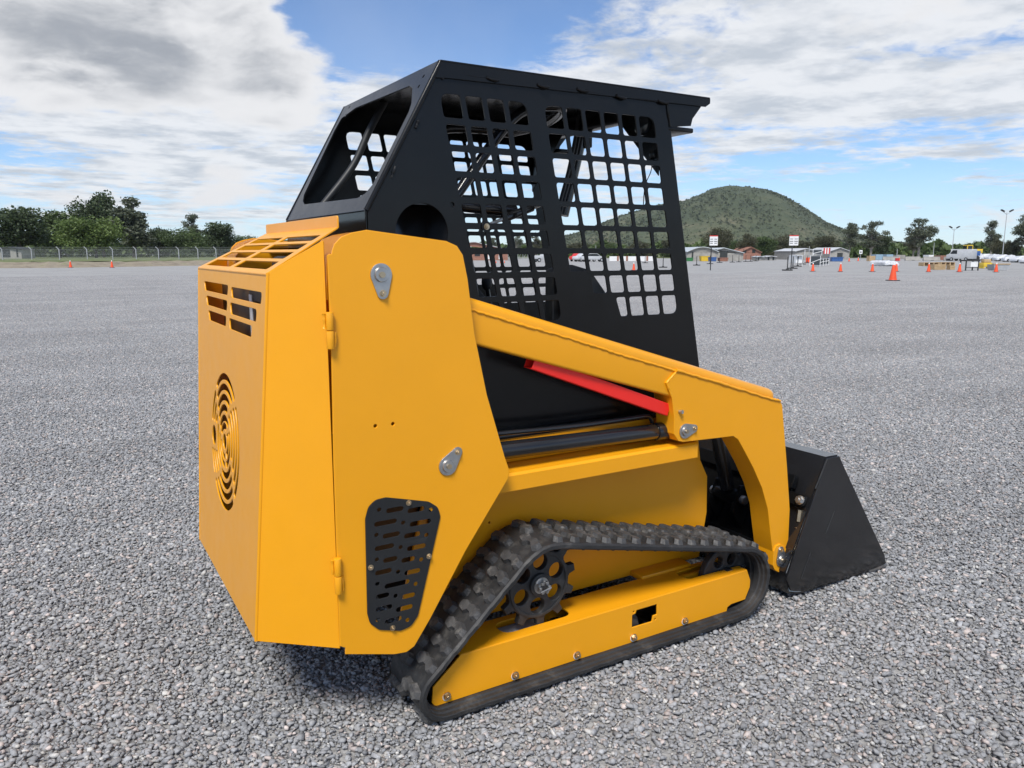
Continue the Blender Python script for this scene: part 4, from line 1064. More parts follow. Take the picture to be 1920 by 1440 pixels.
# attachment plate: leaning frame behind the bucket
AT = bpy.data.objects.new('quick_attach_plate', None); COL.objects.link(AT); AT.parent = LO; WORLD['quick_attach_plate'] = WORLD[LO.name].copy()
bt = Vector((bk[0][0], 0, bk[0][1])); bbm = Vector((back_bot[0], 0, back_bot[1])); bd = (bt - bbm).normalized(); bn = Vector((-bd.z, 0, bd.x))  # bn points rearwards
if bn.x > 0: bn = -bn
def ap(s, off, y): q = bbm + bd * s + bn * off; return Vector((q.x, y, q.z))
def aplate(name, y0, y1, s0, s1, off, tk, mat=BLACK, parent=AT, r=0.01):
    return plate(name, rpoly([(y0, s0), (y1, s0), (y1, s1), (y0, s1)], r, 3), [], tk, (tuple(ap(0, off, 0)), (0, 1, 0), tuple(bd), tuple(bn)), mat, parent, 0.002)
aplate('attach_sheet', 2.12, 2 * YC - 2.12, 0.06, 0.40, 0.012, 0.012)
aplate('attach_rib', 2.10, 2 * YC - 2.10, 0.02, 0.10, 0.026, 0.05)
aplate('attach_rib', 2.10, 2 * YC - 2.10, 0.36, 0.42, 0.026, 0.03)
for yy in (2.30, 2.44, 2 * YC - 2.44, 2 * YC - 2.30):
    pr = [ap(0.12, 0.026, yy), ap(0.34, 0.026, yy), ap(0.30, 0.12, yy), ap(0.18, 0.12, yy)]
    mesh_obj('tilt_lug', prism_mesh('tilt_lug', pr, (0, 0.016, 0), 0.002), BLACK, AT)
for yy in (2.28, 2 * YC - 2.48):
    c0 = ap(0.245, 0.085, yy)
    pn = cyl('tilt_pin', c0, c0 + Vector((0, 0.20, 0)), 0.021, ZINC, AT, n=24, bev=0.003)
    cyl('tilt_boss', c0 + Vector((0, 0.022, 0)), c0 + Vector((0, 0.16, 0)), 0.040, BLACK, AT, n=24, bev=0.004)
    tcy = cyl('tilt_cylinder', c0 + Vector((-0.02, 0.09, 0.04)), c0 + Vector((-0.10, 0.09, 0.30)), 0.032, GLOSSBLACK, AT, n=24, bev=0.004)
    cyl('tilt_rod', c0 + Vector((0, 0.09, 0)), c0 + Vector((-0.03, 0.09, 0.10)), 0.016, ZINC, tcy, n=16)
# lock spring and bolt on the right edge
YSPR = 2.052
lb = on('y', YSPR, 1503, 939)
LK = plate('lock_lever', rpoly([(YSPR - 0.022, -0.026), (YSPR + 0.16, -0.026), (YSPR + 0.16, 0.026), (YSPR - 0.022, 0.026)], 0.02, 4), [], 0.012, ((lb.x + 0.003, 0, lb.z), (0, 1, 0), tuple(bd), tuple(bn)), BLACK, AT, 0.002)
bolt(lb + bn * 0.010, bn, AT, 1.9, BOLTZ)
spb = (on('y', YSPR, 1500, 960), on('y', YSPR, 1486, 1056)); sdv = (spb[1] - spb[0]); sln = sdv.length; sdv.normalize()
cyl('spring_nut', spb[0] - sdv * 0.01, spb[0] + sdv * 0.04, 0.0125, BRASS, AT, n=6)
cyl('spring_rod', spb[0] + sdv * 0.04, spb[1], 0.0065, STEELD, AT, n=12)
coil = []; ca_ = sdv.cross(Vector((0, 1, 0))).normalized()
for k in range(20 * 10 + 1):
    f = k / 200; a0 = 2 * math.pi * 20 * f
    coil.append(spb[0] + sdv * (0.062 + (sln - 0.062) * f) + Vector((0, 1, 0)) * 0.013 * math.cos(a0) + ca_ * 0.013 * math.sin(a0))
tube('lock_spring', coil, 0.0023, BRASS, AT, 6)

# ------------------------------------------------------------------ surroundings
def bgp(x, d, z=0.0):
    p = fwh * d + rt * ((x - 960) / FH * d); return Vector((p.x, p.y, z))
def dist_of(y): return FH * CAMH / (y - HOR)
def zat(y, d): return CAMH + (HOR - y) / FH * d
def wpx(n, d): return n / FH * d
FACE = math.atan2(-fwh.y, -fwh.x) + math.pi / 2     # rotation that turns an object's local -Y towards the camera
def lbox(name, lo, hi, mat, parent, bev=0.0):
    bm = bmesh.new(); bm_box(bm, lo, hi, bev, 2); return mesh_obj(name, from_bm(bm, name, 35), mat, parent, local=True)
def lmesh(name, bm, mat, parent, sm=None): return mesh_obj(name, from_bm(bm, name, sm), mat, parent, local=True)
def copy_tree(o, parent=None):
    c = o.copy(); COL.objects.link(c); c.parent = parent
    for ch in list(o.children): copy_tree(ch, c)
    return c

# --- hill
prof_px = [(700, 474), (850, 470), (960, 463), (1030, 451), (1085, 438), (1165, 407), (1230, 389), (1280, 381), (1310, 370), (1335, 359), (1360, 355), (1400, 357), (1430, 361), (1460, 371), (1490, 386), (1520, 404), (1545, 419), (1580, 433), (1620, 446), (1680, 455), (1760, 461), (1860, 465), (1990, 468), (2200, 473)]
HX = np.array([p[0] for p in prof_px]); HYY = np.array([p[1] for p in prof_px])
D0 = 1500.0
def hill_h(px, d):
    y = np.interp(px, HX, HYY); h = (HOR - y) / FH * D0 + 1.0
    s = (d - D0) / (420 if d < D0 else 500)
    return max(0.0, h * max(0.0, (1 - s * s)) ** 1.15) if abs(s) < 1 else 0.0
nx, ny = 210, 60; bm = bmesh.new(); grid = []
for j in range(ny + 1):
    d = D0 - 420 + 900 * j / ny; row = []
    for i in range(nx + 1):
        px = 690 + 1520 * i / nx; p = bgp(px, d)
        h = hill_h(px, d)
        nz = mnoise.fractal(Vector((p.x * 0.008, p.y * 0.008, 0)), 1.0, 2.0, 5) * 4.0 * min(1, h / 25)
        if abs(d - D0) < 30: nz *= 0.3
        row.append(bm.verts.new((p.x, p.y, h + nz - 0.5)))
    grid.append(row)
for j in range(ny):
    for i in range(nx): bm.faces.new((grid[j][i], grid[j][i + 1], grid[j + 1][i + 1], grid[j + 1][i]))
bmesh.ops.recalc_face_normals(bm, faces=bm.faces)
hm, t, b = material('hillside')
p = t.new('ShaderNodeNewGeometry').outputs['Position']
sp = t.new('ShaderNodeSeparateXYZ'); t.put(sp.inputs[0], p)
n1 = t.noise(t.v('MULTIPLY', p, (1, 1, 2.0)), 0.012, 6, 0.6); n2 = t.noise(p, 0.09, 6, 0.7)
f = t.m('ADD', t.m('MULTIPLY', n1, 0.75), t.m('MULTIPLY', n2, 0.35))
f = t.m('SUBTRACT', f, t.m('MULTIPLY', t.step(sp.outputs['Z'], 5, 90), 0.10))
t.put(b.inputs['Base Color'], t.ramp(f, [(0.30, (0.040, 0.056, 0.026)), (0.47, (0.058, 0.076, 0.034)), (0.57, (0.088, 0.098, 0.048)), (0.67, (0.165, 0.145, 0.088))])); b.inputs['Roughness'].default_value = 0.95
t.put(b.inputs['Normal'], t.bump(t.noise(p, 0.15, 6, 0.7), 1.0, 4.0))
tag(mesh_obj('hill', from_bm(bm, 'hill', 80), hm), 'green scrubby hill rising beyond the yard', None, None, 'structure')
LEAF_SCRUB = leafmat('leaf_scrub', (0.060, 0.078, 0.036), (0.070, 0.088, 0.040), (0.082, 0.100, 0.047))
# scrub on the hill: many small bush clumps
rng = np.random.default_rng(5); V, Fc, tone = [], [], []
for k in range(6500):
    px = rng.uniform(980, 1800); d = D0 + (rng.uniform(-400, 60) if rng.random() < 0.85 else rng.uniform(-25, 25)); h = hill_h(px, d)
    if h < 4: continue
    p = bgp(px, d); r = rng.uniform(1.2, 3.2); tn = rng.random()
    for q in range(5):
        c = np.array([p.x, p.y, h + r * 0.2]) + rng.normal(0, 0.55, 3) * r * np.array([1, 1, 0.5])
        a = rng.normal(0, 1, 3); a /= np.linalg.norm(a); b_ = np.cross(a, rng.normal(0, 1, 3)); b_ /= np.linalg.norm(b_); s = r * rng.uniform(0.4, 0.75)
        i0 = len(V); V += [c + a * s, c + b_ * s, c - a * s, c - b_ * s]; Fc.append((i0, i0 + 1, i0 + 2, i0 + 3)); tone.append(tn)
me = bpy.data.meshes.new('hill_scrub'); me.from_pydata([tuple(v) for v in V], [], Fc)
me.attributes.new('tone', 'FLOAT', 'FACE').data.foreach_set('value', tone)
tag(mesh_obj('hill_scrub', me, LEAF_SCRUB), 'low scrub covering the hillside', 'scrub', None, 'stuff')

ORD = ['first', 'second', 'third', 'fourth', 'fifth', 'sixth', 'seventh', 'eighth']
# --- trees
def leaf_cloud(lobes, n, size, seed, shell=0.75):
    rng = np.random.default_rng(seed); V = []; Fc = []; tone = []
    vols = np.array([l[3] * l[4] * l[5] for l in lobes]) ** (2 / 3); vols = vols / vols.sum()
    for k, (cx_, cy_, cz_, rx, ry, rz) in enumerate(lobes):
        m = int(n * vols[k]); 
        for j in range(m):
            v = rng.normal(0, 1, 3); v /= np.linalg.norm(v); rr_ = shell + (1 - shell) * rng.random() if rng.random() < 0.8 else rng.random() ** 0.5
            rr_ *= 1 + 0.22 * math.sin(v[0] * 6 + k) * math.cos(v[1] * 5 + 2 * k) + 0.15 * rng.normal()
            c = np.array([cx_ + v[0] * rx * rr_, cy_ + v[1] * ry * rr_, cz_ + v[2] * rz * rr_])
            a = rng.normal(0, 1, 3); a /= np.linalg.norm(a); b_ = np.cross(a, rng.normal(0, 1, 3)); b_ /= np.linalg.norm(b_)
            s = size * rng.uniform(0.6, 1.3); i0 = len(V)
            V += [c + a * s, c + b_ * s * 0.6, c - a * s, c - b_ * s * 0.6]; Fc.append((i0, i0 + 1, i0 + 2, i0 + 3)); tone.append(0.35 * rng.random() + 0.65 * ((k * 0.37) % 1.0))
    me = bpy.data.meshes.new('crown'); me.from_pydata([tuple(v) for v in V], [], Fc)
    me.attributes.new('tone', 'FLOAT', 'FACE').data.foreach_set('value', tone)
    return me
def make_tree_meshes(kind, seed):
    """unit tree, height 1"""
    r = random.Random(seed); lobes = []; bm = bmesh.new()
    if kind == 'round':
        for k in range(11):
            a = r.uniform(0, 6.28); q = r.uniform(0.0, 0.27); z = r.uniform(0.30, 0.86); sc = r.uniform(0.11, 0.19) * (1.15 - 0.5 * abs(z - 0.5))
            lobes.append((q * math.cos(a), q * math.sin(a), z, sc * 1.2, sc * 1.2, sc * 0.9))
        lobes.append((0, 0, 0.55, 0.30, 0.30, 0.30)); trunk_top = 0.55; n, sz = 6500, 0.024
    elif kind == 'broad':
        for k in range(14):
            a = r.uniform(0, 6.28); q = r.uniform(0.1, 0.5); z = r.uniform(0.22, 0.82) - 0.25 * q; sc = r.uniform(0.12, 0.2)
            lobes.append((q * math.cos(a), q * math.sin(a), z, sc * 1.4, sc * 1.4, sc * 0.9))
        lobes.append((0, 0, 0.5, 0.42, 0.42, 0.34)); trunk_top = 0.45; n, sz = 7500, 0.024
    elif kind == 'tall':
        for k in range(15):
            z = r.uniform(0.25, 0.96); wv = 0.26 * (1.08 - z) ** 0.6 ; a = r.uniform(0, 6.28); q = r.uniform(0.2, 1) * wv; sc = r.uniform(0.07, 0.125)
            lobes.append((q * math.cos(a), q * math.sin(a), z, sc, sc, sc * 1.15))
        trunk_top = 0.9; n, sz = 6000, 0.021
    else:   # open eucalypt: clumps at the ends of limbs
        for k in range(30):
            z = r.uniform(0.34, 0.95); a = r.uniform(0, 6.28); q = r.uniform(0.03, 0.27) * math.sin(math.pi * min(1, max(0.15, (z - 0.2) / 0.85))); sc = r.uniform(0.05, 0.095)
            lobes.append((q * math.cos(a), q * math.sin(a), z, sc * 1.15, sc * 1.15, sc * 0.85))
        trunk_top = 0.7; n, sz = 5200, 0.016
    lean = (r.uniform(-0.04, 0.04), r.uniform(-0.04, 0.04))
    bm_tube(bm, [(0, 0, -0.01), (lean[0] * 0.4, lean[1] * 0.4, trunk_top * 0.45), (lean[0], lean[1], trunk_top)], [0.026, 0.019, 0.008], 8)
    for l in lobes[:9] if kind != 'open' else lobes:
        z0 = min(l[2] * 0.6, trunk_top * 0.85)
        bm_tube(bm, [(lean[0] * 0.5, lean[1] * 0.5, z0), (l[0] * 0.5, l[1] * 0.5, (z0 + l[2]) / 2 + 0.02), (l[0], l[1], l[2])], [0.011, 0.008, 0.003], 6)
    return leaf_cloud(lobes, n, sz, seed, 0.6 if kind != 'open' else 0.5), from_bm(bm, 'trunk', 50)
TREES = {}
for kind, seeds in (('round', (1, 2, 3)), ('broad', (4, 5)), ('tall', (6, 7)), ('open', (8, 9, 10))):
    for sd_ in seeds: TREES[(kind, sd_)] = make_tree_meshes(kind, sd_)
TCNT = [0]
def tree(px, d, topy, kind, seed, leaf, bark, wscale, label, group, base=0.0):
    h = zat(topy, d) - base; c, tr = TREES[(kind, seed)]; TCNT[0] += 1
    o = empty('tree', bgp(px, d, base), label, 'tree', group, rz=random.uniform(0, 6.28))
    key = (c.name, leaf.name)
    if key not in TMESH:
        m2 = c.copy(); m2.materials.clear(); m2.materials.append(leaf); TMESH[key] = m2
    cr = bpy.data.objects.new('crown', TMESH[key]); COL.objects.link(cr); cr.parent = o
    key = (tr.name, bark.name)
    if key not in TMESH:
        m2 = tr.copy(); m2.materials.clear(); m2.materials.append(bark); TMESH[key] = m2
    tk = bpy.data.objects.new('trunk', TMESH[key]); COL.objects.link(tk); tk.parent = o
    for q in (cr, tk): q.scale = (h * wscale, h * wscale, h)
    return o
TMESH = {}
GL = 'trees behind the chain link fence'
for a in [(-60, 165, 398, 'round', 2, LEAF_DARK, BARKD, 1.3, 'dark round tree leaning out of frame behind the bent fence posts'),
          (38, 160, 383, 'round', 1, LEAF_DARK, BARKD, 1.5, 'dense dark tree behind the fence beside the low pale shed'),
          (112, 175, 395, 'round', 3, LEAF_MID, BARKD, 1.6, 'mid green rounded tree between dark tree and broad bright tree'),
          (180, 152, 396, 'broad', 4, LEAF_BRIGHT, BARKD, 1.25, 'broad bright green tree spreading low behind the fence'),
          (195, 185, 360, 'round', 3, LEAF_DARK, BARKD, 0.95, 'tall dark uneven tree rising behind the broad bright tree'),
          (252, 172, 375, 'tall', 7, LEAF_GREY, BARKD, 1.6, 'tall grey green tree beside the broad bright tree'),
          (298, 185, 421, 'round', 2, LEAF_DARK, BARKD, 1.2, 'small dark tree in the gap beside the grey green tree'),
          (345, 180, 423, 'broad', 5, LEAF_MID, BARKD, 1.4, 'wide mid green tree next to the yellow hood'),
          (366, 215, 402, 'open', 8, LEAF_GREY, BARKD, 1.2, 'lone tall tree with a small grey crown above the others'),
          (412, 190, 414, 'round', 1, LEAF_DARK, BARKD, 1.25, 'dark tree with domed crown behind the hood louvres'),
          (458, 195, 436, 'broad', 4, LEAF_MID, BARKD, 1.2, 'low green tree behind the hood louvres'),
          (520, 190, 440, 'round', 3, LEAF_DARK, BARKD, 1.3, 'dark tree hidden mostly by the engine hood')]:
    tree(*a, GL, 0.4)
GR_ = 'trees at the far side of the yard'
for a in [(925, 215, 443, 'open', 9, LEAF_GREY, BARKP, 1.2, 'grey eucalypt above the white roof seen through the cab'),
          (968, 215, 438, 'open', 10, LEAF_GREY, BARKP, 1.3, 'airy eucalypt beside the white roof seen through the cab'),
          (1005, 230, 436, 'open', 8, LEAF_OLIVE, BARKP, 1.2, 'olive eucalypt behind the white pickup'),
          (1085, 260, 452, 'round', 2, LEAF_OLIVE, BARKD, 1.8, 'low olive tree behind the white sedan'),
          (1130, 255, 450, 'round', 3, LEAF_MID, BARKD, 1.8, 'low green tree behind the white wall seen through the cab'),
          (1200, 255, 448, 'broad', 5, LEAF_OLIVE, BARKD, 1.3, 'spreading olive tree in front of the hill seen through the cab'),
          (1258, 250, 447, 'round', 1, LEAF_OLIVE, BARKD, 1.5, 'olive tree against the hill behind the cab post'),
          (1345, 205, 419, 'broad', 4, LEAF_OLIVE, BARKP, 0.75, 'large olive brown tree behind the grey shed'),
          (1374, 215, 447, 'round', 2, LEAF_MID, BARKD, 1.3, 'small green tree beside the large olive brown tree'),
          (1402, 190, 437, 'round', 3, LEAF_OLIVE, BARKP, 1.0, 'brown green tree standing in front of the brick house'),
          (1436, 240, 442, 'round', 1, LEAF_MID, BARKD, 1.5, 'green tree right behind the brick house'),
          (1466, 250, 436, 'broad', 5, LEAF_OLIVE, BARKP, 1.0, 'olive tree behind the paired notice board'),
          (1500, 255, 448, 'round', 2, LEAF_OLIVE, BARKD, 1.6, 'low olive tree behind the stacked crates'),
          (1548, 230, 436, 'broad', 4, LEAF_OLIVE, BARKP, 0.9, 'olive brown tree behind the red striped banner'),
          (1591, 215, 414, 'open', 9, LEAF_GREY, BARKP, 1.0, 'slim eucalypt at the foot of the hill'),
          (1633, 205, 415, 'open', 8, LEAF_GREY, BARKP, 1.35, 'full eucalypt beside the slim one at the hill foot'),
          (1651, 210, 438, 'round', 1, LEAF_DARK, BARKD, 1.1, 'dark tree tucked under the full eucalypt'),
          (1722, 205, 411, 'open', 10, LEAF_GREY, BARKP, 1.35, 'lone tall eucalypt with forked pale trunk'),
          (1712, 215, 432, 'open', 9, LEAF_OLIVE, BARKP, 1.2, 'shorter eucalypt half behind the forked one'),
          (1858, 215, 414, 'open', 8, LEAF_GREY, BARKP, 1.1, 'airy eucalypt beside the taller floodlight mast'),
          (1816, 290, 453, 'round', 2, LEAF_MID, BARKD, 1.6, 'small round tree behind the yellow wheel loader'),
          (1832, 280, 452, 'round', 3, LEAF_MID, BARKD, 1.4, 'small domed tree beside the yellow wheel loader'),
          (1922, 190, 402, 'open', 10, LEAF_GREY, BARKP, 1.2, 'tall eucalypt at the end of the wrapped vehicles')]:
    tree(*a, GR_)
for a in [(1868, 446, 'short bushy palm next to the taller floodlight mast'), (1889, 450, 'short bushy palm between two others beyond the wrapped vehicles'), (1902, 447, 'short bushy palm beside the tall eucalypt beyond the wrapped vehicles')]:   # palms: low fan crowns
    tree(a[0], 195, a[1], 'round', 3, LEAF_OLIVE, BARKD, 0.75, a[2], 'short palms along the far fence')
# far belt of wood behind everything
rng = np.random.default_rng(8); V, Fc, tone = [], [], []
def belt(x0, x1, d0_, d1_, hy0, hy1, n, s0):
    for k in range(n):
        px = rng.uniform(x0, x1); d = rng.uniform(d0_, d1_); topy = np.interp(px, (x0, x1), (hy0, hy1)) + 5 * math.sin(px * 0.06) + 3 * math.sin(px * 0.17 + 1)
        zt_ = (zat(topy, d)) ; z = zt_ * rng.random() ** 0.6; p = bgp(px, d)
        c = np.array([p.x, p.y, z]); a = rng.normal(0, 1, 3); a /= np.linalg.norm(a); b_ = np.cross(a, rng.normal(0, 1, 3)); b_ /= np.linalg.norm(b_); s = s0 * rng.uniform(0.6, 1.4)
        i0 = len(V); V.extend([c + a * s, c + b_ * s * 0.7, c - a * s, c - b_ * s * 0.7]); Fc.append((i0, i0 + 1, i0 + 2, i0 + 3)); tone.append(0.5 + 0.5 * math.sin(px * 0.11) * math.cos(px * 0.031 + 1) * 0.8 + 0.2 * rng.random())
belt(-500, 560, 200, 235, 447, 452, 14000, 0.75)
belt(540, 860, 235, 290, 452, 460, 7000, 0.8)
belt(840, 1300, 270, 310, 462, 460, 8000, 0.8)
belt(1270, 1640, 262, 300, 455, 458, 9000, 0.8)
belt(1600, 2300, 262, 330, 457, 466, 14000, 0.9)
me = bpy.data.meshes.new('distant_wood'); me.from_pydata([tuple(v) for v in V], [], Fc)
me.attributes.new('tone', 'FLOAT', 'FACE').data.foreach_set('value', tone)
tag(mesh_obj('distant_wood', me, LEAF_MID), 'far belt of mixed trees closing the yard', 'wood', None, 'stuff')

# --- embankment and grass on the left
def strip(name, a, b_, mat, kind, label, z0, z1, z1b=None):
    bm = bmesh.new(); n = 60; rows = []
    for (pts_, z) in ((a, z0), (b_, z1)):
        row = []
        for k in range(n + 1):
            f = k / n; x = np.interp(f, np.linspace(0, 1, len(pts_)), [q.x for q in pts_]); y = np.interp(f, np.linspace(0, 1, len(pts_)), [q.y for q in pts_])
            row.append(bm.verts.new((x + random.uniform(-0.3, 0.3), y + random.uniform(-0.3, 0.3), z + (random.uniform(-0.05, 0.05) if z > 0.1 else 0))))
        rows.append(row)
    for k in range(n): bm.faces.new((rows[0][k], rows[0][k + 1], rows[1][k + 1], rows[1][k]))
    bmesh.ops.recalc_face_normals(bm, faces=bm.faces)
    for f_ in bm.faces:
        if f_.normal.z < 0: f_.normal_flip()
    return tag(mesh_obj(name, from_bm(bm, name), mat), label, None, None, kind)
E0 = [bgp(-700, 74), bgp(-100, 76), bgp(120, 80), bgp(380, 95), bgp(640, 112)]
E1 = [bgp(-700, 77), bgp(-100, 79), bgp(120, 84), bgp(380, 99), bgp(640, 117)]
E2 = [bgp(-700, 320), bgp(-100, 320), bgp(120, 320), bgp(380, 320), bgp(640, 320)]
strip('embankment', E0, E1, DIRT, 'structure', 'low earth bank along the yard edge', -0.02, 0.55)
strip('grass_verge', E1, E2, GRASSM, 'structure', 'grass behind the earth bank', 0.55, 0.45)
far0 = [bgp(780, 235), bgp(1300, 235), bgp(1700, 240), bgp(2400, 240)]; far1 = [bgp(780, 1000), bgp(1300, 1000), bgp(1700, 1000), bgp(2400, 1000)]
strip('far_field', far0, far1, GRASSM, 'structure', 'rough grass beyond the yard', 0.01, 0.01)

# --- chain link fence with bent-top posts
fx = [-120, -60, 4, 59, 111, 163, 211, 255, 297, 335, 371, 405, 440, 475, 510]
fd = [108 + 0.028 * max(0, x + 100) for x in fx]
FN = empty('chain_link_fence', bgp(200, 118, 0.5), 'chain link fence with galvanised posts bent at the top', 'fence')
FW = WORLD[FN.name]
pm = None
for x, d in zip(fx, fd):
    p = bgp(x, d, 0.5); zt_ = zat(463, d)
    bm = bmesh.new(); ax_ = -rt
    bm_tube(bm, [(p.x, p.y, 0.4), (p.x, p.y, zt_ - 0.35), tuple(Vector((p.x, p.y, zt_)) + ax_ * 0.38)], 0.065, 8)
    mesh_obj('fence_post', from_bm(bm, 'fence_post', 50), GALV, FN)
mm, t, b = material('chain_link')
uvn = t.new('ShaderNodeTexCoord').outputs['UV']
wv1 = t.new('ShaderNodeTexWave'); 
b.inputs['Base Color'].default_value = (0.32, 0.33, 0.34, 1); b.inputs['Roughness'].default_value = 0.5
# mesh panels made of real wires
for i in range(len(fx) - 1):
    a, c = bgp(fx[i], fd[i]), bgp(fx[i + 1], fd[i + 1]); L = (c - a).length; zt0, zt1 = 0.55, zat(467, (fd[i] + fd[i + 1]) / 2)
    V, Fc = [], []; ux = (c - a).normalized(); step = 0.16; H_ = zt1 - zt0
    nrm_ = Vector((-ux.y, ux.x, 0))
    def wire(p, q, w_=0.005):
        d_ = (q - p).normalized(); s = d_.cross(nrm_) * w_; i0 = len(V)
        V.extend([p - s, p + s, q + s, q - s]); Fc.append((i0, i0 + 1, i0 + 2, i0 + 3))
    k = -H_
    while k < L:
        for sg in (1, -1):
            x0_, z0_, x1_, z1_ = (k, zt0, k + H_, zt1) if sg > 0 else (k, zt1, k + H_, zt0)
            f0 = max(0, -x0_ / H_) ; f1 = min(1, (L - x0_) / H_)
            if f1 > f0:
                P_ = a + ux * (x0_ + H_ * f0); Q_ = a + ux * (x0_ + H_ * f1)
                wire(Vector((P_.x, P_.y, z0_ + (z1_ - z0_) * f0)), Vector((Q_.x, Q_.y, z0_ + (z1_ - z0_) * f1)))
        k += step
    for zz in (zt0, (zt0 + zt1) / 2, zt1, zt1 + 0.25): wire(Vector((a.x, a.y, zz)), Vector((c.x, c.y, zz)), 0.010)
    me = bpy.data.meshes.new('wire_mesh'); me.from_pydata([tuple(v) for v in V], [], Fc); mesh_obj('wire_mesh', me, mm, FN)

# --- traffic cones
def cone_proto():
    o = empty('traffic_cone', (0, 0, 0), 'orange cone', 'traffic cone', 'traffic cones')
    bm = bmesh.new(); bm_box(bm, (-0.19, -0.19, 0), (0.19, 0.19, 0.035), 0.012, 2); lmesh('cone_base', bm, CONEBASE, o, 40)
    bm = bmesh.new(); bm_cyl(bm, (0, 0, 0.034), (0, 0, 0.05), 0.155, 0.145, 24); bm_cyl(bm, (0, 0, 0.05), (0, 0, 0.60), 0.138, 0.05, 24, True); lmesh('cone_body', bm, ORANGE, o, 40)
    bm = bmesh.new(); bm_cyl(bm, (0, 0, 0.60), (0, 0, 0.70), 0.048, 0.030, 24); bm_cyl(bm, (0, 0, 0.70), (0, 0, 0.705), 0.030, 0.022, 24); lmesh('cone_collar', bm, WHITEP, o, 40)
    return o
CP = cone_proto(); first = [True]
def cone(px, basey, toppx, label, group=None):
    d = dist_of(basey); o = CP if first[0] else copy_tree(CP); first[0] = False
    o.location = bgp(px, d); s = (basey - toppx) / FH * d / 0.70; o.scale = (s,) * 3; o.rotation_euler = (0, 0, random.uniform(0, 1.5))
    o['label'] = label
    if group: o['group'] = group
    elif 'group' in o: del o['group']
cone(1678, 526, 491.5, 'large orange cone standing alone on the gravel nearest the loader')
cone(1526, 508.5, 492.5, 'orange cone just in front of the stacked metal crates')
for k, x in enumerate((1578, 1638, 1683)): cone(x, 509, 492.5, ORD[k] + ' orange cone from the stacked crates towards the timber pallets', 'cones in the row across the yard')
cone(1744, 509.5, 492.5, 'orange cone beside the wooden crate'); cone(1802, 509.5, 492.5, 'orange cone beside the dark steel work table'); cone(1871, 509.8, 492.5, 'orange cone in front of the grey trough')
for k, (x, y) in enumerate(((1593, 490), (1610, 489.3), (1632, 489), (1687, 489))): cone(x, y, y - 7.5, ORD[k] + ' tiny far cone from the blue skip along the tree line', 'far cones by the tree line')
for x, lb_ in ((130, 'orange cone at the foot of the earth bank closer to the pale shed'), (208, 'orange cone at the foot of the earth bank below the broad bright tree')): cone(x, 501.5, 488, lb_, 'cones by the earth bank')
cone(1189, 506.5, 492, 'pinkish orange cone seen through the cab side grid'); cone(941, 502.5, 493.5, 'small red cone seen through the rear cab grid')
for k, x in enumerate((930, 938, 946)): cone(x, 493, 488, ORD[k] + ' tiny cone before the brick pavilion towards the scaffold', 'tiny cones by the brick pavilion')

# --- slim delineator posts on black bases
def post_proto():
    o = empty('delineator_post', (0, 0, 0), 'post', 'post', 'posts')
    bm = bmesh.new(); bm_box(bm, (-0.42, -0.18, 0), (0.42, 0.18, 0.10), 0.03, 2); bm_box(bm, (-0.10, -0.10, 0.10), (0.10, 0.10, 0.17), 0.02, 2); lmesh('post_base', bm, CONEBASE, o, 40)
    bm = bmesh.new(); bm_cyl(bm, (0, 0, 0.15), (0, 0, 1.10), 0.045, 0.04, 12); bm_cyl(bm, (0, 0, 1.10), (0, 0, 1.16), 0.05, 0.03, 12); lmesh('post_tube', bm, CONEBASE, o, 40)
    return o
PPo = post_proto(); fp = [True]
for x, y, h_, lab, gr in [(1210, 493, 0, 'black based post seen through the cab beside the pinkish cone', None), (1244, 501.5, 0, 'black based post in the last cab grid column', None),
                   (1307, 497.5, 0, 'black post on wide base beside the single notice board', None)] + \
        [(x, y, 0, ORD[k] + ' black post from the single notice board in the row before the sheds', 'posts before the grey shed') for k, (x, y) in enumerate(((1332, 494.8), (1350, 492.5), (1374, 491.8), (1386, 491.3), (1399, 490.6), (1408, 490.3), (1418, 489.6)))] + \
        [(x, y, 0, ORD[k] + ' black post in the receding row from the crate side notice board', 'posts leading to the crates') for k, (x, y) in enumerate(((1478, 507), (1488, 503.5), (1497, 499.5), (1506, 495.5), (1515, 493)))]:
    d = dist_of(y); o = PPo if fp[0] else copy_tree(PPo); fp[0] = False
    o.location = bgp(x, d); o.rotation_euler = (0, 0, FACE); o['label'] = lab
    if gr: o['group'] = gr
    elif 'group' in o: del o['group']

# --- notice boards on poles
def notice(x0, x1, ty, by, polex, basey, label):
    d = dist_of(basey); zt_, zb_ = zat(ty, d), zat(by, d); w_ = wpx(x1 - x0, d)
    o = empty('notice_board', bgp(polex, d), label, 'sign', None, FACE)
    cxl = wpx((x0 + x1) / 2 - polex, d)
    bm = bmesh.new(); bm_cyl(bm, (0, 0.04, 0), (0, 0.04, zt_ - 0.1), 0.045, n=12); lmesh('sign_pole', bm, CONEBASE, o, 40)
    bd_ = lbox('sign_board', (cxl - w_ / 2, -0.02, zb_), (cxl + w_ / 2, 0.0, zt_ - 0.09), WHITEP, o)
    lbox('red_header', (cxl - w_ / 2, -0.022, zt_ - 0.088), (cxl + w_ / 2, 0.0, zt_), REDP, o)
    hh = zt_ - 0.09 - zb_
    for r_, (f, th_) in enumerate(((0.70, 0.07), (0.45, 0.085), (0.24, 0.07))):
        for c_ in (-1, 1):
            ww = w_ * (0.33 if r_ != 1 else 0.40)
            z = zb_ + hh * f
            nl = 5
            for q in range(nl):   # blocky lettering, unreadable at this distance
                x_ = cxl + c_ * w_ * 0.25 - ww / 2 + ww * q / nl
                lbox('letter', (x_, -0.026, z - th_ / 2), (x_ + ww / nl * 0.72, -0.021, z + th_ / 2), INK, bd_)
    return o
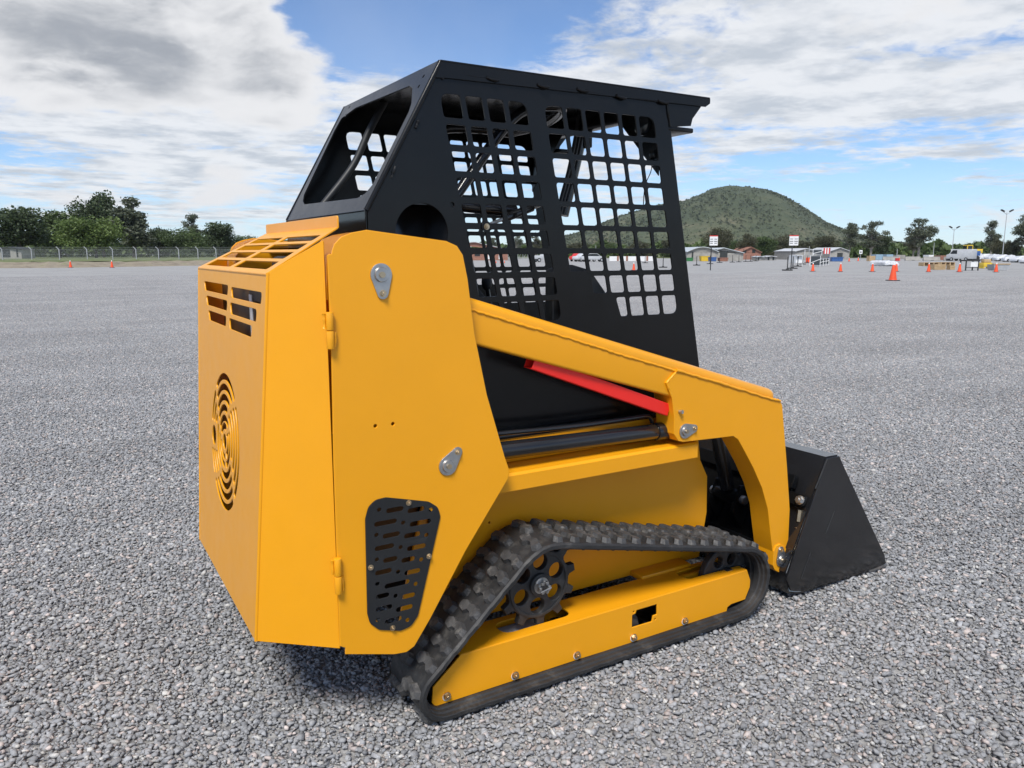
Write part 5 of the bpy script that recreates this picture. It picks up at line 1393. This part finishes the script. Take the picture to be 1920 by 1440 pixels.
notice(1329.6, 1344.7, 442, 460.5, 1333.5, 506.5, 'white notice board with red header on a single leaning black pole')
notice(1478.5, 1495.5, 441.5, 460.5, 1485, 506, 'white notice board with red header beside the post row and crates')

# --- buildings
def gable(name, x0, x1, d, wally, topy, depth, wall, roof, label, basez=0.0, arch=False, ridge_frac=0.5, openings=()):
    w_ = wpx(x1 - x0, d); c = bgp((x0 + x1) / 2, d); zw, zt_ = zat(wally, d), zat(topy, d)
    o = empty(name, c, label, 'building', None, FACE)
    lbox('wall', (-w_ / 2, 0, 0), (w_ / 2, depth, zw), wall, o)
    n = 12; pr = []
    for k in range(n + 1):
        f = k / n; x_ = (-0.52 + 1.04 * f) * w_
        h_ = math.sin(math.pi * f) if arch else 1 - abs(f - ridge_frac) / max(ridge_frac, 1 - ridge_frac)
        pr.append((x_, zw + 0.02 + (zt_ - zw) * h_))
    bm = bmesh.new()
    a = [bm.verts.new((x_, -0.4, z)) for x_, z in pr]; bb_ = [bm.verts.new((x_, depth + 0.4, z)) for x_, z in pr]
    a2 = [bm.verts.new((x_, -0.4, z - 0.12)) for x_, z in pr]; b2_ = [bm.verts.new((x_, depth + 0.4, z - 0.12)) for x_, z in pr]
    for k in range(n):
        bm.faces.new((a[k], a[k + 1], bb_[k + 1], bb_[k])); bm.faces.new((a2[k], b2_[k], b2_[k + 1], a2[k + 1])); bm.faces.new((a[k], a2[k], a2[k + 1], a[k + 1])); bm.faces.new((bb_[k], bb_[k + 1], b2_[k + 1], b2_[k]))
    bmesh.ops.recalc_face_normals(bm, faces=bm.faces)
    lmesh('roof', bm, roof, o)
    # gable infill
    bm = bmesh.new(); vs = [bm.verts.new((x_ * 0.96, 0.0, z - 0.14)) for x_, z in pr]; bm.faces.new(vs); lmesh('gable_end', bm, wall, o)
    for (ox0, ox1, oy0, oy1, nm, mt) in openings:
        xa_ = wpx(ox0 - (x0 + x1) / 2, d); xb_ = wpx(ox1 - (x0 + x1) / 2, d)
        lbox(nm, (xa_, -0.06, max(0.0, zat(oy1, d))), (xb_, 0.05, zat(oy0, d)), mt, o)
    return o
gable('shed', 1288, 1346, 150, 472, 463, 14, CONCRETE, ROOFG, 'grey walled shed with low curved pale roof behind the single notice board', arch=True, openings=((1297, 1300, 472, 488, 'door', DARKM),))
gable('shed', 1344, 1394, 155, 474, 464.5, 12, CONCRETE, ROOFG, 'grey shed with open dark doorway and sloping pale roof', ridge_frac=0.25, openings=((1350, 1364, 471, 489, 'doorway', DARKM),))
gable('house', 1387, 1427, 185, 473, 463, 9, BRICK, BRICK, 'two storey red brick house among the trees', openings=((1393, 1399, 468, 474, 'window', GLASSD), (1410, 1416, 468, 474, 'window', GLASSD)))
gable('hut', 1418, 1432, 160, 481.5, 480, 3, CONCRETE, ROOFG, 'small pale concrete hut beside the brick house', openings=((1422, 1424, 482, 489, 'door', DARKM),))
gable('hut', 1436, 1456, 165, 481, 479.5, 3, CONCRETE, ROOFW, 'low pale hut with two dark openings', openings=((1440, 1443, 482, 488, 'door', DARKM), (1449, 1452, 482, 488, 'door', DARKM)))
gable('warehouse', 1490, 1532, 180, 471, 465.5, 14, CONCRETE, ROOFW, 'warehouse with white roof behind the paired notice board')
gable('warehouse', 1556, 1592, 190, 470.5, 464, 14, CONCRETE, ROOFW, 'warehouse with white roof beside the red striped banner', openings=((1570, 1580, 474, 484, 'doorway', DARKM),))
gable('site_office', 1493, 1505, 120, 479, 478, 3, WHITEP, ROOFW, 'small cream site office behind the post row', openings=((1496, 1498, 481, 485, 'window', GLASSD),))
gable('pavilion', 862, 952, 165, 468, 453, 18, BRICK, ROOFW, 'brick pavilion with wide white roof seen through the cab grid', ridge_frac=0.3, openings=((890, 900, 471, 480, 'window', GLASSD), (915, 921, 470, 486, 'column', WHITEP), (935, 939, 470, 486, 'column', WHITEP)))
gable('garden_shed', -6, 40, 140, 467, 463, 4, CONCRETE, DARKM, 'low pale shed with dark doorway under the dark trees', openings=((3, 19, 468, 482, 'doorway', DARKM), (31, 34, 466, 482, 'column', DARKM)))
# white boundary wall panels seen through the cab
for k, (x0, x1) in enumerate(((1143, 1157), (1160, 1174), (1178, 1193), (1200, 1212), (1215, 1226))):
    d = 150; c = bgp((x0 + x1) / 2, d); o = empty('wall_panel', c, ORD[k] + ' white rendered wall panel from the white sedan', 'wall', 'white wall panels', FACE)
    lbox('panel', (-wpx(x1 - x0, d) / 2, 0, 0), (wpx(x1 - x0, d) / 2, 0.2, zat(480.5, d)), WHITEP, o); lbox('pier', (wpx(x1 - x0, d) / 2, -0.1, 0), (wpx(x1 - x0, d) / 2 + 0.35, 0.3, zat(480, d)), BRICK, o)
# scaffold stand beside the pavilion
d = 150; o = empty('scaffold', bgp(985, d), 'grey tubular scaffold stand beside the brick pavilion', 'scaffold', None, FACE)
for k in range(8):
    bm = bmesh.new(); x_ = (-3.5 + k) * 0.95; bm_cyl(bm, (x_, 0, 0), (x_, 0, 2.4), 0.04, n=8); lmesh('upright', bm, GALV, o, 40)
    if k < 7:
        bm = bmesh.new(); bm_cyl(bm, (x_, 0, 0.2), (x_ + 0.95, 0, 2.2), 0.03, n=8); lmesh('brace', bm, GALV, o, 40)
for z in (0.7, 1.5, 2.3):
    bm = bmesh.new(); bm_cyl(bm, (-3.4, 0, z), (3.4, 0, z), 0.04, n=8); lmesh('rail', bm, GALV, o, 40)

# --- vehicles
def car_mesh_profile(kind):
    if kind == 'sedan': return [(-2.2, 0.35), (-2.2, 0.75), (-2.05, 0.92), (-1.45, 0.98), (-0.85, 1.42), (0.55, 1.45), (1.2, 0.95), (2.05, 0.82), (2.22, 0.62), (2.22, 0.35)], [(-1.35, 0.99), (-0.82, 1.36), (0.52, 1.39), (1.06, 0.97)]
    if kind == 'pickup': return [(-2.6, 0.5), (-2.6, 1.1), (-0.6, 1.1), (-0.45, 1.72), (0.75, 1.74), (1.35, 1.15), (2.45, 1.05), (2.55, 0.5)], [(-0.4, 1.15), (-0.32, 1.64), (0.70, 1.66), (1.2, 1.17)]
    return [(-2.5, 0.4), (-2.5, 2.1), (-2.35, 2.25), (1.3, 2.25), (1.95, 1.35), (2.5, 1.15), (2.55, 0.4)], [(0.4, 1.35), (0.4, 2.05), (1.25, 2.05), (1.75, 1.36)]
def car(x, basey, kind, paint_, yaw, label, cat):
    d = dist_of(basey); o = empty('parked_' + cat.replace(' ', '_'), bgp(x, d), label, cat, None, FACE + yaw)
    pr, win = car_mesh_profile(kind)
    me = prism_mesh('body', [(x_, -0.85, z) for x_, z in pr], (0, 1.7, 0), 0.06); mesh_obj('body', me, paint_, o, local=True)
    for y_ in (-0.862, 0.842):
        me = prism_mesh('side_window', [(x_, y_, z) for x_, z in win], (0, 0.02, 0)); mesh_obj('side_window', me, GLASSD, o, local=True)
    for x_ in (-1.4, 1.4):
        for y_ in (-0.9, 0.72):
            bm = bmesh.new(); bm_cyl(bm, (x_, y_, 0.34), (x_, y_ + 0.18, 0.34), 0.34, n=20); wh = lmesh('wheel', bm, TYRE, o, 40)
            bm = bmesh.new(); bm_cyl(bm, (x_, y_ - 0.01, 0.34), (x_, y_ + 0.19, 0.34), 0.19, n=16); lmesh('rim', bm, GALV, wh, 40)
    for y_ in (-0.6, 0.6): lbox('headlight', (pr[-1][0] - 0.02, y_ - 0.15, 0.6), (pr[-1][0] + 0.01, y_ + 0.15, 0.75), WHITEP, o)
    return o
car(1112, 490.5, 'sedan', VANW, 0.12, 'white sedan parked across the yard seen through the cab grid', 'car')
car(1097, 490.2, 'sedan', SILVERC, 0.5, 'silver sedan half behind the white one', 'car')
car(1087, 489.8, 'sedan', REDP, 0.9, 'dark red sedan beside the silver one', 'car')
car(1022, 491, 'pickup', VANW, 0.35, 'white pickup truck seen through the rear cab grid', 'pickup')
car(1793, 488.5, 'van', VANW, 1.0, 'white van parked behind the wrapped vehicles', 'van')
car(1803, 489, 'van', VANW, 2.1, 'white van facing the other way next to the other van', 'van')
# silver wrapped vehicles in a receding row
rng2 = random.Random(4)
def wrapped(x, basey, wpx_, hpx, seed, label, group):
    d = dist_of(basey); w_, h_ = wpx(wpx_, d), wpx(hpx, d); o = empty('wrapped_vehicle', bgp(x, d), label, 'wrapped vehicle', group, FACE + rng2.uniform(-0.2, 0.2))
    pr = [(-0.5, 0.12), (-0.5, 0.55), (-0.40, 0.66), (-0.26, 0.70), (-0.12, 0.97), (0.16, 1.0), (0.30, 0.68), (0.46, 0.58), (0.5, 0.12)]
    if seed % 3 == 1: pr = [(-x_, z) for x_, z in pr][::-1]
    if group is None: pr = [(-0.5, 0.02), (-0.49, 0.7), (-0.3, 0.95), (0.1, 1.0), (0.4, 0.85), (0.5, 0.5), (0.5, 0.02)]
    bm = bmesh.new(); me_ = prism_mesh('cover', [(x_ * w_, -1.0, z * h_) for x_, z in pr], (0, 2.0, 0), 0.10); bm.from_mesh(me_)
    bmesh.ops.subdivide_edges(bm, edges=bm.edges[:], cuts=3, use_grid_fill=True)
    for v in bm.verts: v.co += Vector((mnoise.noise(v.co * 1.7 + Vector((seed, 0, 0))), mnoise.noise(v.co * 1.7 + Vector((0, seed, 0))), mnoise.noise(v.co * 1.7 + Vector((0, 0, seed))))) * 0.14
    lmesh('cover', bm, WRAP, o, 60)
    for x_ in (-0.3, 0.3) if group else ():
        bm = bmesh.new(); bm_cyl(bm, (x_ * w_, -1.06, 0.25), (x_ * w_, 0.9, 0.25), 0.25, n=14); lmesh('wheel', bm, TYRE, o, 40)
for k, (x, y) in enumerate([(1832, 487.5), (1848, 488), (1864, 488.6), (1880, 489.5), (1896, 490.5), (1913, 491.8), (1932, 493.5)]):
    wrapped(x, y, 27, 12, k, ORD[k] + ' silver wrapped vehicle from the white vans along the far fence', 'silver wrapped vehicles')
wrapped(1650, 497.5, 20, 9, 21, 'pale wrapped bundle at the end beside the brown crate', None); wrapped(1666, 498.3, 26, 10, 23, 'long pale wrapped bundle behind the orange cones', None)
# yellow wheel loader and blue tipper behind
d = 175; o = empty('wheel_loader', bgp(1826, d), 'yellow wheel loader standing behind the blue tipper body', 'wheel loader', None, FACE)
lbox('engine_cover', (-0.2, 0, 1.5), (2.0, 2, 2.4), YELP, o, 0.1); c_ = lbox('cab_roof', (-1.6, 0, 3.1), (-0.3, 1.8, 3.3), YELP, o, 0.05)
for x_ in (-1.6, -0.42): lbox('cab_post', (x_, 0, 1.5), (x_ + 0.14, 0.14, 3.1), YELP, o); 
lbox('cab_glass', (-1.5, 0.05, 1.9), (-0.4, 1.7, 3.1), GLASSD, o)
for x_ in (-1.1, 1.3):
    bm = bmesh.new(); bm_cyl(bm, (x_, -0.3, 0.75), (x_, 0.3, 0.75), 0.75, n=20); lmesh('wheel', bm, TYRE, o, 40)
d = 150; o = empty('tipper_body', bgp(1826, d), 'blue steel tipper body behind the wrapped vehicles', 'truck body', None, FACE)
lbox('box', (-1.3, 0, 1.0), (1.3, 2.2, 1.9), BLUEP, o, 0.04)
for x_ in (-1.0, -0.35, 0.35, 1.0): lbox('rib', (x_ - 0.05, -0.06, 1.0), (x_ + 0.05, 0.0, 1.9), BLUEP, o)
for x_ in (-0.8, 0.8):
    bm = bmesh.new(); bm_cyl(bm, (x_, 0.1, 0.5), (x_, 0.6, 0.5), 0.5, n=18); lmesh('wheel', bm, TYRE, o, 40)
# --- goods on the gravel
def at_box(name, x0, x1, y0, y1, depth, mat, label, cat, bev=0.02, group=None):
    d = dist_of(y1); o = empty(name, bgp((x0 + x1) / 2, d), label, cat, group, FACE)
    w_, h_ = wpx(x1 - x0, d), wpx(y1 - y0, d); return o, w_, h_, d
def crate(x0, x1, y0, y1, depth, mat, label, cat='crate', nslat=4):
    o, w_, h_, d = at_box('wooden_crate', x0, x1, y0, y1, depth, mat, label, cat)
    for k in range(nslat):
        z0_ = h_ * k / nslat; lbox('slat', (-w_ / 2, 0, z0_ + 0.01), (w_ / 2, 0.03, z0_ + h_ / nslat - 0.01), mat, o); lbox('slat', (-w_ / 2, depth - 0.03, z0_ + 0.01), (w_ / 2, depth, z0_ + h_ / nslat - 0.01), mat, o)
    for x_ in (-w_ / 2, w_ / 2 - 0.05): lbox('end_board', (x_, 0.031, 0.01), (x_ + 0.05, depth - 0.031, h_ - 0.01), mat, o)
    lbox('lid', (-w_ / 2, 0.0, h_), (w_ / 2, depth, h_ + 0.03), mat, o)
crate(1754.5, 1776, 496, 505.5, 0.8, WOOD, 'brown wooden crate between the cones on the gravel')
crate(1784, 1793.5, 498, 505.5, 0.6, WOOD, 'small brown box beside the wooden crate', 'box', 2)
crate(1631, 1642, 480, 489.5, 1.2, WOOD, 'tall brown crate beside the pale wrapped bundles')
def pallet(x0, x1, y0, y1, label, n=6):
    o, w_, h_, d = at_box('timber_pallet', x0, x1, y0, y1, 1.2, WOOD, label, 'pallet')
    for z0_ in (0.0, h_ - 0.05):
        for k in range(n): lbox('board', (-w_ / 2, 1.2 * k / n + 0.02, z0_ + 0.06), (w_ / 2, 1.2 * (k + 1) / n - 0.03, z0_ + 0.09), WOOD, o)
    for k in range(4): lbox('bearer', (-w_ / 2 + (w_ - 0.1) * k / 3, 0, 0.0), (-w_ / 2 + (w_ - 0.1) * k / 3 + 0.1, 1.2, h_ - 0.0), WOOD, o)
pallet(1734, 1763, 492.5, 498.5, 'long stack of pale timber lying behind the wooden crate'); pallet(1766, 1793, 492, 497.5, 'second stack of pale timber beside the long one')
o, w_, h_, d = at_box('work_table', 1813, 1838, 487, 507, 0.9, CONEBASE, 'dark steel work table with a white panel hung in its frame', 'table')
for x_ in (-w_ / 2, w_ / 2 - 0.08):
    for y_ in (0, 0.82): lbox('leg', (x_, y_, 0), (x_ + 0.08, y_ + 0.08, h_ - 0.12), CONEBASE, o)
lbox('table_top', (-w_ / 2 - 0.03, -0.03, h_ - 0.12), (w_ / 2 + 0.03, 0.93, h_), CONEBASE, o); lbox('white_panel', (-w_ * 0.12, 0.02, h_ * 0.35), (w_ * 0.42, 0.05, h_ * 0.82), WHITEP, o); lbox('lower_rail', (-w_ / 2 + 0.08, 0.01, h_ * 0.25), (w_ / 2 - 0.08, 0.06, h_ * 0.31), CONEBASE, o)
o, w_, h_, d = at_box('yellow_bin', 1847, 1863, 486, 503, 0.8, YELP, 'yellow steel bin with a brown load beside the work table', 'bin')
lbox('bin_body', (-w_ / 2, 0, 0.15), (w_ / 2, 0.8, h_ * 0.62), YELP, o, 0.02); lbox('load', (-w_ * 0.4, 0.1, h_ * 0.62), (w_ * 0.42, 0.7, h_), WOOD, o, 0.06)
for x_ in (-w_ / 2, w_ / 2 - 0.1): lbox('foot', (x_, 0, 0), (x_ + 0.1, 0.8, 0.15), YELP, o)
o, w_, h_, d = at_box('steel_trough', 1866, 1896, 494, 506.5, 1.0, GALV, 'grey steel trough with timber laid across its rim', 'trough')
pr = [(-w_ / 2, h_ - 0.08), (w_ / 2, h_ - 0.08), (w_ * 0.42, 0.0), (-w_ * 0.42, 0.0)]
mesh_obj('trough_body', prism_mesh('trough_body', [(x_, 0, z) for x_, z in pr], (0, 1.0, 0)), GALV, o, local=True); lbox('timber', (-w_ * 0.54, -0.05, h_ - 0.08), (w_ * 0.52, 0.25, h_), WOOD, o)
# stacked metal crates
def cage(x0, x1, y0, y1, d, base, label):
    w_, h_ = wpx(x1 - x0, d), wpx(y1 - y0, d); o = empty('metal_crate', bgp((x0 + x1) / 2, d, base), label, 'crate', 'stacked metal crates', FACE)
    for x_ in (-w_ / 2, w_ / 2 - 0.08):
        for y_ in (0, 2.4): lbox('post', (x_, y_, 0), (x_ + 0.05, y_ + 0.05, h_), WHITEP, o)
    for z_ in (0.1, h_ - 0.08):
        for y_ in (0.01, 2.41): lbox('rail', (-w_ / 2 + 0.08, y_, z_), (w_ / 2 - 0.08, y_ + 0.04, z_ + 0.04), GALV, o)
    lbox('front_sheet', (-w_ / 2 + 0.082, 0.04, 0.18), (w_ / 2 - 0.082, 0.055, h_ - 0.08), PANELG, o); lbox('side_sheet', (w_ / 2 - 0.03, 0.09, 0.1), (w_ / 2 - 0.02, 2.39, h_), GALV, o)
    a_ = math.atan2(h_ * 0.5, w_); bm = bmesh.new(); bm_box(bm, (-w_ * 0.46, 0.02, -0.03), (w_ * 0.46, 0.038, 0.03)); bmesh.ops.rotate(bm, verts=bm.verts, matrix=Matrix.Rotation(-a_ * 0.8, 3, 'Y')); bmesh.ops.translate(bm, verts=bm.verts, vec=(0, 0, h_ * 0.5)); lmesh('diagonal', bm, WHITEP, o)
cage(1520, 1540, 479, 499.5, dist_of(499.5), 0.0, 'lower white framed metal crate with dark panel and diagonal strap')
cage(1524, 1542, 467, 478, dist_of(499.5), zat(478.8, dist_of(499.5)), 'upper white framed metal crate stacked on the lower one')
for k in range(3): 
    dd_ = dist_of(499.5) + 4 + 3.6 * k; cage(1534 + 5 * k, 1546 + 5 * k, 480, 493, dd_, 0.0, ORD[k] + ' single metal crate behind the stacked pair of crates')
o = empty('banner', bgp(1550, 110), 'red and white striped banner above the metal crates', 'banner', None, FACE)
for k in range(5): lbox('stripe', (-0.45 + 0.18 * k, 0, zat(476, 110)), (-0.27 + 0.18 * k, 0.03, zat(465, 110)), REDP if k % 2 == 0 else WHITEP, o)
bm = bmesh.new(); bm_cyl(bm, (0.5, 0, 0), (0.5, 0, zat(464, 110)), 0.04, n=10); lmesh('banner_pole', bm, GALV, o, 40)
# skips, containers, barrels
def skip(x0, x1, y0, y1, mat, label, depth=1.6, cat='skip'):
    o, w_, h_, d = at_box('skip', x0, x1, y0, y1, depth, mat, label, cat)
    pr = [(-w_ / 2, h_), (w_ / 2, h_), (w_ * 0.44, 0), (-w_ * 0.44, 0)]
    mesh_obj('skip_body', prism_mesh('skip_body', [(x_, 0, z) for x_, z in pr], (0, depth, 0)), mat, o, local=True); lbox('rim', (-w_ * 0.52, -0.08, h_), (w_ * 0.52, depth + 0.08, h_ + 0.1), mat, o)
    for k in range(5): x_ = -w_ * 0.36 + w_ * 0.18 * k; lbox('rib', (x_ - 0.05, -0.07, 0.02), (x_ + 0.05, -0.001, h_), mat, o)
skip(1560, 1582, 483, 490, BLUEP, 'blue open skip on the far side of the yard'); skip(1315, 1331, 481, 489.5, YELP, 'yellow open skip in front of the grey shed'); skip(1288, 1300, 484, 489.5, GREENP, 'green low skip beside the grey shed wall')
skip(1332, 1344, 483, 489.8, BLUEP, 'dark blue skip behind the single notice board pole'); skip(1350, 1366, 484, 489.8, BRICK, 'dull red low skip before the open shed doorway')
def container(x0, x1, y0, y1, mat, label):
    o, w_, h_, d = at_box('container', x0, x1, y0, y1, 2.4, mat, label, 'container')
    lbox('shell', (-w_ / 2, 0, 0.05), (w_ / 2, 2.4, h_), mat, o)
    n = 7
    for k in range(n): x_ = -w_ / 2 + w_ * (k + 0.2) / n; lbox('corrugation', (x_, -0.04, 0.1), (x_ + w_ / n * 0.5, 0.0, h_ - 0.1), mat, o)
container(1643, 1655.5, 477, 487.5, PALEBLUE, 'pale blue container behind the wrapped bundles'); container(1663, 1675, 477, 486.5, PALEBLUE, 'second pale blue container behind the wrapped bundles')
container(1732, 1745, 467.5, 482.5, PALEBLUE, 'tall pale blue ribbed panel under the eucalypts'); container(1742, 1751, 478, 487, WHITEP, 'white cabinet before the tall pale blue panel'); container(1764, 1779, 479, 488, BRICK, 'brick red container beside the vans')
container(1683, 1698, 478, 486, CONCRETE, 'grey container beside the white mast')
def barrel(x, y0, y1, mat, label):
    d = dist_of(y1); o = empty('barrel', bgp(x, d), label, 'barrel', None); h_ = wpx(y1 - y0, d)
    bm = bmesh.new(); bm_cyl(bm, (0, 0, 0), (0, 0, h_), 0.34, n=20); lmesh('drum', bm, mat, o, 40)
    for f in (0.33, 0.66, 0.98):
        bm = bmesh.new(); bm_cyl(bm, (0, 0, h_ * f - 0.03), (0, 0, h_ * f + 0.03), 0.37, n=20); lmesh('hoop', bm, mat, o, 40)
barrel(1371, 478, 488.5, REDP, 'red barrel in front of the shed doorway'); barrel(1516, 483, 492, ORANGE, 'orange barrel at the end of the post row'); barrel(1683, 484, 489, REDP, 'small red barrel beside the grey container')
# low concrete barriers
for k, (x0, x1, y) in enumerate(((1656, 1685, 488.3), (1698, 1726, 488.3), (1732, 1763, 488.6), (1771, 1783, 488.8))):
    d = dist_of(y); o = empty('road_barrier', bgp((x0 + x1) / 2, d), ORD[k] + ' low concrete road barrier from the blue containers towards the vans', 'barrier', 'concrete barriers by the tree line', FACE); w_ = wpx(x1 - x0, d)
    pr = [(-0.3, 0), (-0.3, 0.15), (-0.14, 0.35), (-0.09, 0.8), (0.09, 0.8), (0.14, 0.35), (0.3, 0.15), (0.3, 0)]
    mesh_obj('barrier_block', prism_mesh('barrier_block', [(-w_ / 2, y_, z) for y_, z in pr], (w_, 0, 0)), CONCRETE, o, local=True); lbox('lifting_slot', (-0.3, -0.32, 0.0), (0.3, -0.295, 0.09), DARKM, o)
# masts and floodlights
def mast(x, d, topy, label, lamps):
    z = zat(topy, d); o = empty('light_mast', bgp(x, d), label, 'light mast' if lamps else 'mast', None, FACE)
    bm = bmesh.new(); bm_cyl(bm, (0, 0, 0), (0, 0, z - 0.3), 0.09, 0.05, n=12); lmesh('pole', bm, GALV, o, 40)
    if lamps:
        bm = bmesh.new(); bm_tube(bm, [(-0.9, 0, z), (-0.3, 0, z - 0.5), (0, 0, z - 0.7), (0.3, 0, z - 0.5), (0.9, 0, z)], 0.05, 8); lmesh('bracket', bm, GALV, o, 40)
        for s in (-1, 1):
            bm = bmesh.new(); bm_box(bm, (s * 0.85 - 0.35, -0.25, z - 0.08), (s * 0.85 + 0.35, 0.25, z + 0.14), 0.04, 2); bmesh.ops.rotate(bm, verts=bm.verts, cent=(s * 0.85, 0, z), matrix=Matrix.Rotation(s * -0.5, 3, 'Y')); lmesh('floodlight', bm, CONEBASE, o, 40)
mast(1880, 150, 397, 'tall twin headed floodlight mast beside the airy eucalypt', True); mast(1785, 175, 427, 'shorter twin headed floodlight mast behind the vans', True)
mast(1682, 160, 464, 'white pole beside the pale blue containers', False); mast(1750, 190, 453, 'slim grey pole beside the forked eucalypt', False); mast(1457, 150, 457, 'thin pole among trees left of the paired board', False) if False else None
mast(1517, 160, 459, 'thin pole behind the stacked crates', False); mast(1117, 200, 458, 'thin grey pole seen through the cab grid', False)
o = empty('square_sign', bgp(1614, 140), 'small white square sign in front of the dark trees', 'sign', None, FACE)
bm = bmesh.new(); bm_cyl(bm, (0, 0.05, 0), (0, 0.05, zat(470, 140)), 0.04, n=10); lmesh('sign_pole', bm, GALV, o, 40); lbox('sign_face', (-0.28, 0, zat(476, 140)), (0.28, 0.03, zat(469, 140)), WHITEP, o); lbox('mark', (-0.14, -0.006, zat(474, 140)), (0.14, -0.001, zat(471.5, 140)), INK, o)

# --- thin haze in the air
bm = bmesh.new(); hc = fwh * 900
bm_box(bm, (-700, -300, -1.5), (2100, 2100, 150))
hz_ = bpy.data.materials.new('haze'); hz_.use_nodes = True; ht_ = NT(hz_.node_tree); ht_.n.clear()
pv = ht_.new('ShaderNodeVolumePrincipled'); pv.inputs['Color'].default_value = (0.86, 0.92, 1.0, 1); pv.inputs['Density'].default_value = 0.00006
oo = ht_.new('ShaderNodeOutputMaterial'); ht_.l.new(pv.outputs[0], oo.inputs['Volume'])
tag(mesh_obj('haze', from_bm(bm, 'haze'), hz_), 'thin pale haze over the yard', 'haze', None, 'stuff')
